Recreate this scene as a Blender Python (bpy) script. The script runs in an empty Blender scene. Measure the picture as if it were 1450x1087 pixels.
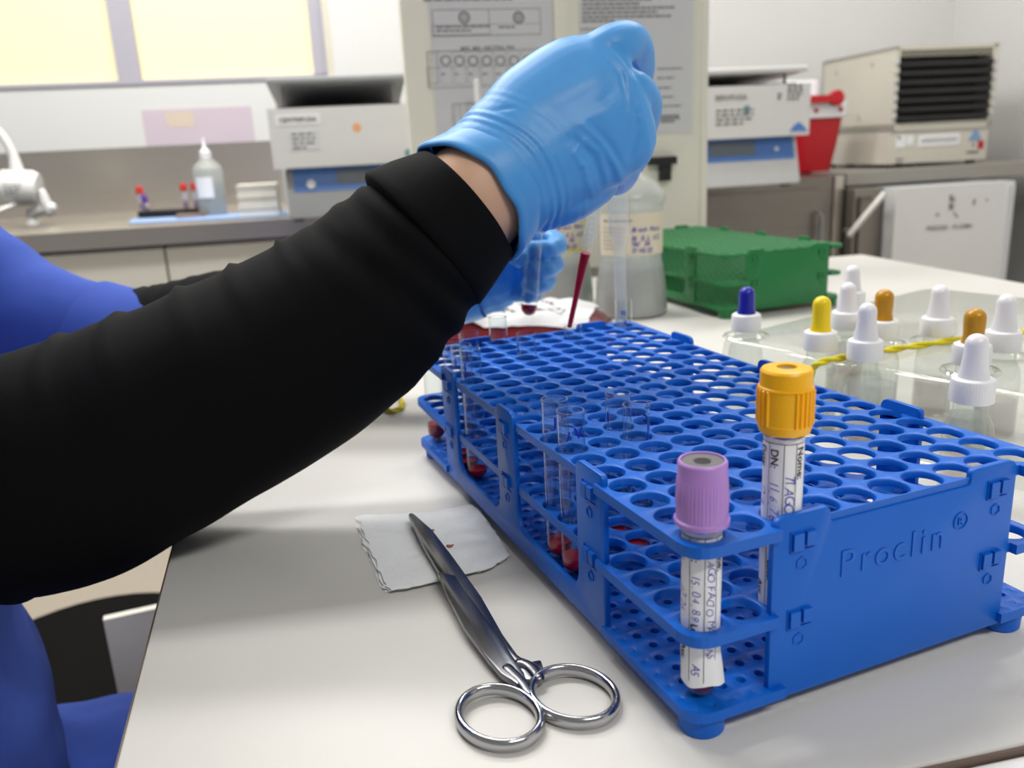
import bpy, bmesh, math, random
from mathutils import Vector, Matrix, noise
random.seed(7)
SC = bpy.context.scene
COL = SC.collection
S = 0.001                      # everything below is in millimetres; the table top is z = 0
PI = math.pi
V = Vector

# ------------------------------------------------------------------ camera model
CAM = V((-146.1, -209.0, 195.6))
AR = V((0.9240954, -0.3788979, -0.0498404))
AD = V((-0.1461544, -0.2298909, -0.9621793))
AF = V((0.3531099, 0.8964299, -0.2678187))
FP = 1178.4
def ray(px, py):
    return AR * ((px - 725) / FP) + AD * ((py - 543.5) / FP) + AF
def at(px, py, D):
    return CAM + ray(px, py) * D
def onz(px, py, z):
    r = ray(px, py); return CAM + r * ((z - CAM.z) / r.z)
def hit(px, py, P0, n):
    r = ray(px, py); return CAM + r * ((P0 - CAM).dot(n) / r.dot(n))
TH = math.radians(11.5)
E_ = V((math.cos(TH), -math.sin(TH), 0)); D_ = V((math.sin(TH), math.cos(TH), 0)); Z_ = V((0, 0, 1))

# ------------------------------------------------------------------ materials
def srgb(h):
    if isinstance(h, str):
        h = h.lstrip('#'); c = [int(h[i:i+2], 16) / 255 for i in (0, 2, 4)]
    else:
        c = [x / 255 for x in h]
    return tuple((x / 12.92 if x <= .04045 else ((x + .055) / 1.055) ** 2.4) for x in c) + (1,)
MATS = {}
def mat(name, col, rough=.5, metal=0, alpha=1, var=.06, nscale=40, bump=0, bscale=300, spec=.5, trans=0,
        sss=0, emit=None, estr=0, coat=0, stretch=None, aniso=0):
    if name in MATS: return MATS[name]
    m = bpy.data.materials.new(name); m.use_nodes = True
    nt = m.node_tree; N = nt.nodes; L = nt.links
    b = N['Principled BSDF']
    tc = N.new('ShaderNodeTexCoord'); mp = N.new('ShaderNodeMapping')
    L.new(tc.outputs['Object'], mp.inputs['Vector'])
    if stretch: mp.inputs['Scale'].default_value = stretch
    n = N.new('ShaderNodeTexNoise'); n.inputs['Scale'].default_value = nscale; n.inputs['Detail'].default_value = 4
    L.new(mp.outputs[0], n.inputs['Vector'])
    c = srgb(col)
    mx = N.new('ShaderNodeMix'); mx.data_type = 'RGBA'
    mx.inputs['A'].default_value = tuple(min(1, x * (1 - var)) for x in c[:3]) + (1,)
    mx.inputs['B'].default_value = tuple(min(1, x * (1 + var)) for x in c[:3]) + (1,)
    L.new(n.outputs['Fac'], mx.inputs['Factor'])
    L.new(mx.outputs['Result'], b.inputs['Base Color'])
    b.inputs['Roughness'].default_value = rough
    b.inputs['Metallic'].default_value = metal
    b.inputs['Alpha'].default_value = alpha
    b.inputs['Specular IOR Level'].default_value = spec
    b.inputs['Transmission Weight'].default_value = trans
    b.inputs['Coat Weight'].default_value = coat
    if sss:
        b.inputs['Subsurface Weight'].default_value = sss
        b.inputs['Subsurface Radius'].default_value = (.006, .003, .002)
        b.inputs['Subsurface Scale'].default_value = 1
    if emit:
        b.inputs['Emission Color'].default_value = srgb(emit); b.inputs['Emission Strength'].default_value = estr
    if bump:
        n2 = N.new('ShaderNodeTexNoise'); n2.inputs['Scale'].default_value = bscale; n2.inputs['Detail'].default_value = 5
        L.new(mp.outputs[0], n2.inputs['Vector'])
        bp = N.new('ShaderNodeBump'); bp.inputs['Strength'].default_value = bump; bp.inputs['Distance'].default_value = .0006
        L.new(n2.outputs['Fac'], bp.inputs['Height']); L.new(bp.outputs[0], b.inputs['Normal'])
    MATS[name] = m
    return m
def thin_glass(name, tint, refl=.85, rough=.02, base=.05, power=3.0, milk=0, milkcol='#ffffff'):
    """clear thin-walled glass or plastic: transparent with a Fresnel-like reflection, optional milkiness"""
    if name in MATS: return MATS[name]
    m = bpy.data.materials.new(name); m.use_nodes = True
    nt = m.node_tree; N = nt.nodes; L = nt.links
    N.remove(N['Principled BSDF'])
    out = N['Material Output']
    t = N.new('ShaderNodeBsdfTransparent'); t.inputs[0].default_value = srgb(tint)
    g = N.new('ShaderNodeBsdfGlossy'); g.inputs['Roughness'].default_value = rough
    lw = N.new('ShaderNodeLayerWeight'); lw.inputs['Blend'].default_value = .5
    p = N.new('ShaderNodeMath'); p.operation = 'POWER'; p.inputs[1].default_value = power
    L.new(lw.outputs['Facing'], p.inputs[0])
    ma = N.new('ShaderNodeMath'); ma.operation = 'MULTIPLY_ADD'; ma.inputs[1].default_value = refl; ma.inputs[2].default_value = base
    L.new(p.outputs[0], ma.inputs[0])
    mix = N.new('ShaderNodeMixShader'); L.new(ma.outputs[0], mix.inputs[0])
    src = t
    if milk:
        d = N.new('ShaderNodeBsdfDiffuse'); tl = N.new('ShaderNodeBsdfTranslucent'); ad = N.new('ShaderNodeMixShader')
        nz = N.new('ShaderNodeTexNoise'); nz.inputs['Scale'].default_value = 60
        cr = N.new('ShaderNodeMapRange'); cr.inputs['To Min'].default_value = milk * .85; cr.inputs['To Max'].default_value = min(1, milk * 1.15)
        L.new(nz.outputs['Fac'], cr.inputs['Value'])
        d.inputs[0].default_value = srgb(milkcol); tl.inputs[0].default_value = srgb(milkcol); ad.inputs[0].default_value = .4
        L.new(d.outputs[0], ad.inputs[1]); L.new(tl.outputs[0], ad.inputs[2])
        m2 = N.new('ShaderNodeMixShader'); L.new(cr.outputs[0], m2.inputs[0])
        L.new(t.outputs[0], m2.inputs[1]); L.new(ad.outputs[0], m2.inputs[2]); src = m2
    L.new(src.outputs[0], mix.inputs[1]); L.new(g.outputs[0], mix.inputs[2])
    L.new(mix.outputs[0], out.inputs['Surface'])
    MATS[name] = m
    return m

# ------------------------------------------------------------------ mesh helpers
def finish(bm, name, m, parent=None, loc=None, rotz=0, smooth=40, matrix=None):
    bm.normal_update()
    thr = math.radians(smooth)
    for f in bm.faces: f.smooth = smooth > 0
    for e in bm.edges:
        if len(e.link_faces) == 2:
            if e.calc_face_angle(0) > thr: e.smooth = False
    for v in bm.verts: v.co *= S
    me = bpy.data.meshes.new(name); bm.to_mesh(me); bm.free()
    o = bpy.data.objects.new(name, me); COL.objects.link(o)
    for mm in (m if isinstance(m, (list, tuple)) else [m]): me.materials.append(mm)
    if loc is not None: o.location = V(loc) * S
    o.rotation_euler.z = rotz
    if parent is not None: o.parent = parent
    return o
def tag(o, label=None, cat=None, group=None, kind=None):
    if label: o['label'] = label
    if cat: o['category'] = cat
    if group: o['group'] = group
    if kind: o['kind'] = kind
    return o
def thing(name, loc, label, cat, rotz=0, group=None, rot=None):
    o = bpy.data.objects.new(name, None); COL.objects.link(o)
    o.empty_display_size = .01
    o.location = V(loc) * S; o.rotation_euler = rot if rot else (0, 0, rotz)
    return tag(o, label, cat, group)
def bevel_all(bm, w, seg=2, ang=30):
    es = [e for e in bm.edges if len(e.link_faces) == 2 and e.calc_face_angle(0) > math.radians(ang)]
    bmesh.ops.bevel(bm, geom=es, offset=w, segments=seg, profile=.5, affect='EDGES', clamp_overlap=True)
def box(bm, x0, y0, z0, x1, y1, z1, bev=0, seg=2):
    t = bmesh.new()
    vs = [t.verts.new(p) for p in ((x0,y0,z0),(x1,y0,z0),(x1,y1,z0),(x0,y1,z0),(x0,y0,z1),(x1,y0,z1),(x1,y1,z1),(x0,y1,z1))]
    for f in ((0,3,2,1),(4,5,6,7),(0,1,5,4),(1,2,6,5),(2,3,7,6),(3,0,4,7)): t.faces.new([vs[i] for i in f])
    if bev: bevel_all(t, bev, seg)
    join(bm, t)
def join(bm, t, mtx=None):
    me = bpy.data.meshes.new('tmp'); 
    if mtx is not None: t.transform(mtx)
    t.to_mesh(me); t.free(); bm.from_mesh(me); bpy.data.meshes.remove(me)
def lathe(bm, prof, seg=32, c=(0, 0, 0), rfun=None, closed=False):
    """profile [(r, z)] turned about z; r = 0 closes the end"""
    rings = []
    for r, z in prof:
        if r < 1e-6: rings.append([bm.verts.new((c[0], c[1], c[2] + z))])
        else:
            ring = []
            for k in range(seg):
                a = 2 * PI * k / seg; rr = r + (rfun(a, z) if rfun else 0)
                ring.append(bm.verts.new((c[0] + rr * math.cos(a), c[1] + rr * math.sin(a), c[2] + z)))
            rings.append(ring)
    pairs = list(zip(rings, rings[1:]))
    if closed: pairs.append((rings[-1], rings[0]))
    for a, b in pairs:
        for k in range(seg):
            k2 = (k + 1) % seg
            if len(a) == 1 and len(b) == 1: continue
            if len(a) == 1: bm.faces.new((a[0], b[k2], b[k]))
            elif len(b) == 1: bm.faces.new((a[k], a[k2], b[0]))
            else: bm.faces.new((a[k], a[k2], b[k2], b[k]))
def frames(pts, up=V((0, 0, 1))):
    T = []
    n = len(pts)
    for i in range(n):
        d = pts[min(i + 1, n - 1)] - pts[max(i - 1, 0)]
        T.append(d.normalized() if d.length > 1e-9 else V((1, 0, 0)))
    u = up - T[0] * up.dot(T[0])
    if u.length < 1e-3: u = V((1, 0, 0)) - T[0] * T[0].x
    u.normalize(); out = []
    for t in T:
        u = u - t * u.dot(t); u.normalize()
        out.append((t, u.copy(), t.cross(u)))
    return out
def loft(bm, pts, rad, seg=24, caps=True, disp=None, up=V((0, 0, 1)), dome=True):
    """skin a tube along pts; rad is r or (ru, rv) per point; disp(i_frac, angle, point) displaces outwards"""
    pts = [V(p) for p in pts]; fr = frames(pts, up); rings = []
    n = len(pts)
    def ring(p, f, ru, rv, tt):
        rr = []
        for k in range(seg):
            a = 2 * PI * k / seg
            d = f[1] * (math.cos(a) * ru) + f[2] * (math.sin(a) * rv)
            q = p + d
            if disp: q = q + d.normalized() * disp(tt, a, q)
            rr.append(bm.verts.new(q))
        return rr
    rads = [(r, r) if not isinstance(r, (tuple, list)) else r for r in rad]
    if caps and dome:
        for s in (.97, .8, .5):
            p = pts[0] - fr[0][0] * (s * min(rads[0])); c = math.sqrt(1 - s * s)
            rings.append(ring(p, fr[0], rads[0][0] * c, rads[0][1] * c, 0))
    for i in range(n): rings.append(ring(pts[i], fr[i], rads[i][0], rads[i][1], i / max(1, n - 1)))
    if caps and dome:
        for s in (.5, .8, .97):
            p = pts[-1] + fr[-1][0] * (s * min(rads[-1])); c = math.sqrt(1 - s * s)
            rings.append(ring(p, fr[-1], rads[-1][0] * c, rads[-1][1] * c, 1))
    for a, b in zip(rings, rings[1:]):
        for k in range(seg):
            k2 = (k + 1) % seg; bm.faces.new((a[k], a[k2], b[k2], b[k]))
    if caps:
        bm.faces.new(list(reversed(rings[0]))); bm.faces.new(rings[-1])
def cat(pts, rad, n=6):
    """Catmull-Rom resample of a joint chain and its radii"""
    P = [V(p) for p in pts]; R = [r if isinstance(r, (tuple, list)) else (r, r) for r in rad]
    op, orr = [], []
    for i in range(len(P) - 1):
        p0, p1, p2, p3 = P[max(i-1, 0)], P[i], P[i+1], P[min(i+2, len(P)-1)]
        for k in range(n):
            t = k / n
            q = .5 * ((2*p1) + (p2-p0)*t + (2*p0-5*p1+4*p2-p3)*t*t + (3*p1-p0-3*p2+p3)*t**3)
            s = t * t * (3 - 2 * t)
            op.append(q); orr.append(tuple(R[i][j] * (1 - s) + R[i+1][j] * s for j in (0, 1)))
    op.append(P[-1]); orr.append(R[-1])
    return op, orr
def round_poly(pts, rad, n=5):
    out = []; N = len(pts)
    for i in range(N):
        r = rad[i] if isinstance(rad, (list, tuple)) else rad
        p = V(pts[i]).to_2d(); a = V(pts[i-1]).to_2d(); b = V(pts[(i+1) % N]).to_2d()
        if r <= 0: out.append(p); continue
        da = (a - p); db = (b - p); la, lb = da.length, db.length; da.normalize(); db.normalize()
        ang = da.angle(db); d = min(r / math.tan(ang / 2), la * .49, lb * .49)
        for k in range(n + 1):
            t = k / n
            q = (p + da * d) * (1 - t) ** 2 + p * (2 * t * (1 - t)) + (p + db * d) * t * t
            out.append(q)
    return out
def prism(bm, poly, a, b, plane='xy', bev=0, mtx=None):
    t = bmesh.new()
    def P(q, w):
        return {'xy': (q[0], q[1], w), 'xz': (q[0], w, q[1]), 'yz': (w, q[0], q[1])}[plane]
    f = t.faces.new([t.verts.new(P(q, a)) for q in poly])
    r = bmesh.ops.extrude_face_region(t, geom=[f])
    d = {'xy': V((0, 0, b - a)), 'xz': V((0, b - a, 0)), 'yz': V((b - a, 0, 0))}[plane]
    bmesh.ops.translate(t, vec=d, verts=[v for v in r['geom'] if isinstance(v, bmesh.types.BMVert)])
    bmesh.ops.recalc_face_normals(t, faces=t.faces)
    if bev: bevel_all(t, bev, 2, 50)
    join(bm, t, mtx)
def remeshed(bm, name, voxel, smooth_it=6, smooth_f=.5):
    """merge overlapping closed shapes into one continuous skin, returns a bmesh in mm"""
    me = bpy.data.meshes.new('tmp_src'); bm.to_mesh(me); bm.free()
    o = bpy.data.objects.new('tmp_src', me); COL.objects.link(o)
    r = o.modifiers.new('r', 'REMESH'); r.mode = 'VOXEL'; r.voxel_size = voxel
    s = o.modifiers.new('s', 'SMOOTH'); s.iterations = smooth_it; s.factor = smooth_f
    dg = bpy.context.evaluated_depsgraph_get(); dg.update()
    me2 = bpy.data.meshes.new_from_object(o.evaluated_get(dg))
    out = bmesh.new(); out.from_mesh(me2)
    bpy.data.objects.remove(o); bpy.data.meshes.remove(me); bpy.data.meshes.remove(me2)
    return out
def text_bm(s, size, extrude=0, align='LEFT', shear=0, space=1, bold=0):
    c = bpy.data.curves.new('tmp_txt', 'FONT'); c.body = s; c.size = size; c.extrude = extrude; c.align_x = align
    c.shear = shear; c.space_character = space; c.resolution_u = 3; c.offset = bold
    o = bpy.data.objects.new('tmp_txt', c); COL.objects.link(o)
    dg = bpy.context.evaluated_depsgraph_get(); dg.update()
    me = bpy.data.meshes.new_from_object(o.evaluated_get(dg))
    bm = bmesh.new(); bm.from_mesh(me)
    bpy.data.objects.remove(o); bpy.data.curves.remove(c); bpy.data.meshes.remove(me)
    return bm
def flat_text(bm, s, size, O, X, Y, off=.4, **k):
    t = text_bm(s, size, **k); X = V(X); Y = V(Y); n = X.cross(Y)
    for v in t.verts: v.co = V(O) + X * v.co.x + Y * v.co.y + n * (off + v.co.z)
    join(bm, t)
def quad(bm, *p): bm.faces.new([bm.verts.new(V(q)) for q in p])
def words(bm, O, X, Y, w, rows, pitch, h, seed=1, wlen=(4, 12), gap=2.0, off=.4):
    """rows of little dark bars standing where print too small to read stands"""
    rnd = random.Random(seed); X = V(X); Y = V(Y); n = X.cross(Y); O = V(O) + n * off
    for r in range(rows):
        x = 0; lim = w * (1 if r < rows - 1 else rnd.uniform(.4, .8))
        while x < lim - 1:
            l = min(rnd.uniform(*wlen), lim - x); p = O + X * x - Y * (r * pitch)
            quad(bm, p, p + X * l, p + X * l + Y * h, p + Y * h); x += l + gap
def rect_line(bm, O, X, Y, x0, y0, x1, y1, t, off=.4):
    X = V(X); Y = V(Y); n = X.cross(Y); O = V(O) + n * off
    for a, b, c, d in ((x0, y0, x1, y0 + t), (x0, y1 - t, x1, y1), (x0, y0, x0 + t, y1), (x1 - t, y0, x1, y1)):
        quad(bm, O + X*a + Y*b, O + X*c + Y*b, O + X*c + Y*d, O + X*a + Y*d)
def ring_flat(bm, O, X, Y, r0, r1, off=.4, seg=20):
    X = V(X); Y = V(Y); n = X.cross(Y); O = V(O) + n * off
    p = [(math.cos(2*PI*k/seg), math.sin(2*PI*k/seg)) for k in range(seg)]
    for k in range(seg):
        a, b = p[k], p[(k+1) % seg]
        quad(bm, O + X*a[0]*r0 + Y*a[1]*r0, O + X*a[0]*r1 + Y*a[1]*r1, O + X*b[0]*r1 + Y*b[1]*r1, O + X*b[0]*r0 + Y*b[1]*r0)
def local(o_loc, rotz, p):
    d = V(p) - V(o_loc); c, s = math.cos(-rotz), math.sin(-rotz)
    return V((d.x * c - d.y * s, d.x * s + d.y * c, d.z))

# ------------------------------------------------------------------ palette
BLUE = mat('blue_rack_plastic', '#0560c6', .4, var=.05, nscale=60, bump=.05, bscale=900, spec=.32)
GREEN = mat('green_rack_plastic', '#127238', .4, var=.06, nscale=50)
WHITE_TOP = mat('white_laminate', '#d2d0cb', .38, var=.02, nscale=14, bump=.05, bscale=600)
EDGE = mat('dark_edge_band', '#6b5a50', .6)
STEEL = mat('brushed_steel', '#cfc8bf', .33, 1, var=.08, nscale=6, stretch=(1, 1, 40), bump=.04, bscale=80)
DSTEEL = mat('dark_brushed_steel', '#8f8983', .36, 1, var=.1, nscale=5, stretch=(1, 1, 30))
CHROME = mat('surgical_steel', '#c3c3c6', .16, 1, var=.04, nscale=80, bump=.03, bscale=500)
BLADE = mat('satin_blade_steel', '#85858a', .26, 1, var=.12, nscale=90, bump=.05, bscale=700)
GLASS = thin_glass('tube_glass', '#f6fafa', .9, .02, .035, 2.6)
CLEAR = thin_glass('clear_plastic', '#f8faf8', .42, .06, .05, 2.4, milk=.07, milkcol='#f6f6f2')
PIP = thin_glass('pipette_plastic', '#f8fafa', .6, .12, .05, 2.4, milk=.16, milkcol='#f4f6f8')
HDPE = thin_glass('milky_bottle_plastic', '#e9ecea', .4, .2, .05, 2.5, milk=.62, milkcol='#d9dcd8')
LIQ = mat('clear_grey_liquid', '#a9afb3', .25, alpha=.75)
BLOOD = mat('blood', '#b8121f', .25, var=.1, nscale=90)
BLOODD = mat('dark_blood', '#6b0f16', .3, var=.15, nscale=40)
BAGRED = mat('blood_bag_film', '#7a1a22', .22, var=.25, nscale=25, coat=.4)
INK = mat('blue_marker_ink', '#1f22b4', .5)
PEN = mat('violet_pen_ink', '#4a48b0', .6)
BLK = mat('black_print', '#1c1c20', .6)
GREYP = mat('grey_print', '#6e6c6a', .7)
PAPER = mat('white_paper', '#ececee', .75, var=.02, bump=.05, bscale=400)
LABELP = mat('cream_label_paper', '#d9cfb8', .7, var=.04)
WPLAST = mat('white_plastic', '#eeeef0', .35, var=.02, sss=.1)
WRUB = mat('white_rubber_bulb', '#e8e7ec', .3, var=.02, sss=.15)
LILAC = mat('lilac_cap_plastic', '#b184cf', .38, var=.04)
YCAP = mat('golden_yellow_cap_plastic', '#fcb804', .36, var=.04)
GRUB = mat('grey_rubber_stopper', '#6c6a6c', .7)
WSHADE = mat('stopper_well_shade', '#2c2b2d', .8)
BLACKC = mat('black_jersey', '#060709', .85, var=.25, nscale=300, bump=.25, bscale=2500, spec=.14)
SCRUB = mat('royal_blue_scrub_cloth', '#3c55ac', .85, var=.08, nscale=120, bump=.25, bscale=1800, spec=.2)
SKIN = mat('skin', '#d9ad90', .5, var=.06, nscale=60, bump=.15, bscale=900, sss=.2)
GLOVE = mat('blue_nitrile', '#4a9be0', .42, var=.05, nscale=120, bump=.12, bscale=700, spec=.45)
BEIGE = mat('beige_enamel', '#cfcabd', .45, var=.03)
CREAM = mat('cream_board', '#e4e2d4', .5, var=.03)
WHITEM = mat('white_enamel', '#dcdcdb', .35, var=.02)
GREYM = mat('grey_enamel', '#9ea0a2', .45, var=.03)
LGREYM = mat('light_grey_enamel', '#cbcccd', .4, var=.03)
BLACKP = mat('black_plastic', '#111113', .45)
PANELB = mat('blue_control_panel', '#5582cc', .3, var=.1, nscale=20)
RED = mat('red_sharps_plastic', '#b80d1c', .35, var=.05)
WALLM = mat('white_wall_paint', '#dededc', .8, var=.015, nscale=3, bump=.05, bscale=200)

# ------------------------------------------------------------------ tube racks
NI, NJ, PT = 20, 10, 16.0
def sag(y): return -1.46 * (1 - ((y - 152) / 152) ** 2)
def plate(bm, cells, r_, z0, z1, per=6, corners=(), R=9, bow=True, rim=.45):
    """a plate made of rectangular cells, each pierced by a round hole (rim chamfered), outer edges closed by walls"""
    cache = {}
    def gv(x, y, z):
        k = (round(x, 2), round(y, 2), round(z, 2))
        if k not in cache: cache[k] = bm.verts.new((x, y, z + (sag(y) if bow else 0)))
        return cache[k]
    def rnd(x, y):
        for (cx, cy, sx, sy) in corners:
            ax, ay = cx - sx * R, cy - sy * R
            dx, dy = (x - ax) * sx, (y - ay) * sy
            if dx > 1e-6 and dy > 1e-6:
                m_ = max(dx, dy); l = math.hypot(dx, dy); f = m_ / l
                return ax + sx * dx * f, ay + sy * dy * f
        return x, y
    edges = {}
    for cell in cells:
        xa, ya, xb, yb, cx, cy = cell[:6]; r = cell[6] if len(cell) > 6 else r_
        rp = []
        for s in range(4):
            A = [(xb, yb), (xa, yb), (xa, ya), (xb, ya)][s]; B = [(xa, yb), (xa, ya), (xb, ya), (xb, yb)][s]
            for k in range(per): t = k / per; rp.append(rnd(A[0] + (B[0]-A[0])*t, A[1] + (B[1]-A[1])*t))
        n = 4 * per
        cp = [(math.cos(PI/4 + 2*PI*k/n), math.sin(PI/4 + 2*PI*k/n)) for k in range(n)]
        zh = max(z0, z1 - (2.7 if z1 > 50 else 3.4))        # web thickness; the outer rim is deeper
        O1 = [gv(x, y, z1) for x, y in rp]; O0 = [gv(x, y, zh) for x, y in rp]
        def ring(rr, z): return [bm.verts.new((cx + c*rr, cy + s*rr, z + (sag(cy + s*rr) if bow else 0))) for c, s in cp]
        A, B, C_ = ring(r + rim, z1), ring(r, z1 - rim), ring(r, zh)
        for k in range(n):
            q = (k + 1) % n
            bm.faces.new((A[k], O1[k], O1[q], A[q])); bm.faces.new((B[k], A[k], A[q], B[q]))
            bm.faces.new((C_[k], B[k], B[q], C_[q])); bm.faces.new((O0[k], C_[k], C_[q], O0[q]))
            e = (O1[k], O1[q], O0[k], O0[q]); key = frozenset((O1[k], O1[q]))
            edges.setdefault(key, []).append(e)
    for key, l in edges.items():
        if len(l) == 1:
            a, b, c, d = l[0]; dz = V((0, 0, zh - z0))
            e_ = (b.co - a.co); nn = V((-e_.y, e_.x, 0))
            if nn.length < 1e-6: continue
            nn.normalize(); nn *= 1.3
            if dz.z < .1: bm.faces.new((a, c, d, b)); continue
            lo = [bm.verts.new(q) for q in (c.co - dz, d.co - dz, d.co - dz + nn, c.co - dz + nn, d.co + nn, c.co + nn)]
            bm.faces.new((a, lo[0], lo[1], b)); bm.faces.new((lo[0], lo[3], lo[2], lo[1])); bm.faces.new((lo[3], lo[5], lo[4], lo[2]))
def grid_cells():
    cs = []
    for i in range(NI):
        for j in range(NJ):
            xa, xb = j*PT - 8, j*PT + 8; ya, yb = i*PT - 8, i*PT + 8
            tongue_y = i < 4 or i > 15
            if j == 0: xa = -10.6 if tongue_y else -8.0
            if j == NJ-1: xb = 154.6 if tongue_y else 152.0
            tongue_x = j < 2 or j > 8
            if i == 0: ya = -11 if tongue_x else -8.0
            if i == NI-1: yb = 315 if tongue_x else 312.0
            cs.append((xa, ya, xb, yb, j*PT, i*PT))
    return cs
CORN = [(-10.6, -11, -1, -1), (154.6, -11, 1, -1), (154.6, 315, 1, 1), (-10.6, 315, -1, 1)]
def clip_bm(bm, O, X, Y, hexz=True):
    """snap-fit nubs and the small hexagon mould mark on a panel; O sits on the outer face"""
    X, Y = V(X), V(Y); n = X.cross(Y)
    def nub(x0, y0, x1, y1, h):
        t = bmesh.new(); box(t, x0, y0, 0, x1, y1, h, .5, 2)
        for v in t.verts: v.co = V(O) + X * v.co.x + Y * v.co.y + n * (v.co.z - .05)
        join(bm, t)
    nub(-4.6, -3.0, -.5, 3.0, 1.5); nub(.6, -1.8, 4.4, 3.2, 1.7)
    nub(-5.4, -3.8, -5.0, 3.8, .5); nub(-5.4, -3.8, 5.2, -3.4, .5)
    if hexz:
        p = [(2.3*math.cos(PI/3*k + PI/6), 2.3*math.sin(PI/3*k + PI/6) - 8.6) for k in range(6)]
        for k in range(6):
            a, b = V(p[k]), V(p[(k+1) % 6]); d = (b - a).normalized() * .25; q = V((-d.y, d.x))
            t = bmesh.new()
            prism(t, [a - q, b - q, b + q, a + q], 0, .45, 'xy')
            for v in t.verts: v.co = V(O) + X * v.co.x + Y * v.co.y + n * (v.co.z - .05)
            join(bm, t)
def make_rack(name, m, label, loc, rotz, lettering=False):
    t = thing(name, loc, label, 'test tube rack', rotz)
    cells = grid_cells()
    b = bmesh.new(); plate(b, cells, 7.1, 69, 73, 6, CORN); finish(b, 'top_tray', m, t, smooth=50)
    b = bmesh.new(); plate(b, cells, 7.1, 37, 41, 6, CORN); finish(b, 'middle_tray', m, t, smooth=50)
    b = bmesh.new(); small = []
    xs = [-10.6] + [-4 + 8*k for k in range(20)] + [154.6]
    ys = [-11] + [-4 + 8*k for k in range(40)] + [315]
    for a in range(len(xs)-1):
        for c in range(len(ys)-1):
            edge = a in (0, len(xs)-2) or c in (0, len(ys)-2)
            x0_, x1_, y0_, y1_ = xs[a], xs[a+1], ys[c], ys[c+1]
            if 24 < (x0_+x1_)/2 < 134:
                if c == 0: y0_ = -7.6
                if c == len(ys)-2: y1_ = 311.6
            if 54 < (y0_+y1_)/2 < 250:
                if a == 0: x0_ = -7.8
                if a == len(xs)-2: x1_ = 151.8
            small.append((x0_, y0_, x1_, y1_, (x0_+x1_)/2, (y0_+y1_)/2, .25) if edge else (xs[a], ys[c], xs[a+1], ys[c+1], (xs[a]+xs[a+1])/2 + (0 if edge else (1.2 if c % 2 else -1.2)), (ys[c]+ys[c+1])/2))
    plate(b, small, 1.75, 8.5, 12.5, 3, CORN, bow=False, rim=.2); finish(b, 'bottom_tray', m, t, smooth=50)
    for x, y in ((0, -1), (144, -1), (0, 305), (144, 305)):
        b = bmesh.new(); lathe(b, [(0, 0), (7.2, 0), (8, .8), (8.4, 9), (0, 9)], 28, (x, y, 0)); finish(b, 'foot', m, t)
    # long side panels: three posts rising from one strip
    po = [(51, 7), (253, 7), (253, 76.5), (230, 76.5), (230, 17), (164, 17), (164, 76.5), (141, 76.5), (141, 17), (74, 17), (74, 76.5), (51, 76.5)]
    ra = [1.5, 1.5, 3, 5, 11, 11, 5, 5, 11, 11, 5, 3]
    poly = round_poly(po, ra, 6)
    for s, xo in ((0, -9.2), (1, 150.7)):
        b = bmesh.new(); prism(b, poly, xo, xo + 2.6, 'yz', .5)
        for yc in (62.5, 152.5, 241.5):
            for zc in (66, 38):
                if s == 0: clip_bm(b, (-9.2, yc, zc), (0, -1, 0), (0, 0, 1), True)
                else: clip_bm(b, (153.3, yc, zc), (0, 1, 0), (0, 0, 1), True)
        finish(b, 'side_panel', m, t)
    pe = round_poly([(22, 7), (134, 7), (134, 76.3), (110.5, 76.3), (110.5, 70.4), (45.5, 70.4), (45.5, 76.3), (22, 76.3)], [1.5, 1.5, 5, 4, 2, 2, 4, 5], 6)
    for s, yo in ((0, -8.8), (1, 310.4)):
        b = bmesh.new(); prism(b, pe, yo, yo + 2.6, 'xz', .5)
        for xc in (34, 124.5):
            for zc in (66.5, 37.5):
                if s == 0: clip_bm(b, (xc, -8.8, zc), (1, 0, 0), (0, 0, 1))
                else: clip_bm(b, (xc, 313, zc), (-1, 0, 0), (0, 0, 1))
        pan = finish(b, 'end_panel', m, t)
        if lettering and s == 0:
            b = bmesh.new(); x = 50.2
            for ch, dx in zip('Proclin', (9.2, 6.6, 8.6, 8.0, 4.9, 4.9, 8)):
                flat_text(b, ch, 14.4, (x, -8.8, 48.4), (1, 0, 0), (0, 0, 1), off=0, extrude=.5); x += dx
            flat_text(b, 'R', 4.4, (105.4, -8.8, 55.6), (1, 0, 0), (0, 0, 1), off=0, extrude=.45)
            tt = bmesh.new()
            for k in range(24):
                a0, a1 = 2*PI*k/24, 2*PI*(k+1)/24
                prism(tt, [(106.9+3.1*math.cos(a0), 57.2+3.1*math.sin(a0)), (106.9+3.5*math.cos(a0), 57.2+3.5*math.sin(a0)),
                           (106.9+3.5*math.cos(a1), 57.2+3.5*math.sin(a1)), (106.9+3.1*math.cos(a1), 57.2+3.1*math.sin(a1))], -9.25, -8.7, 'xz')
            join(b, tt)
            tag(finish(b, 'embossed_lettering', m, pan, smooth=30), 'raised lettering moulded into the end panel')
    return t
make_rack('test_tube_rack', BLUE, 'large blue tube rack with raised lettering on its end panel', (0, 0, 0), 0, True)

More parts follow.
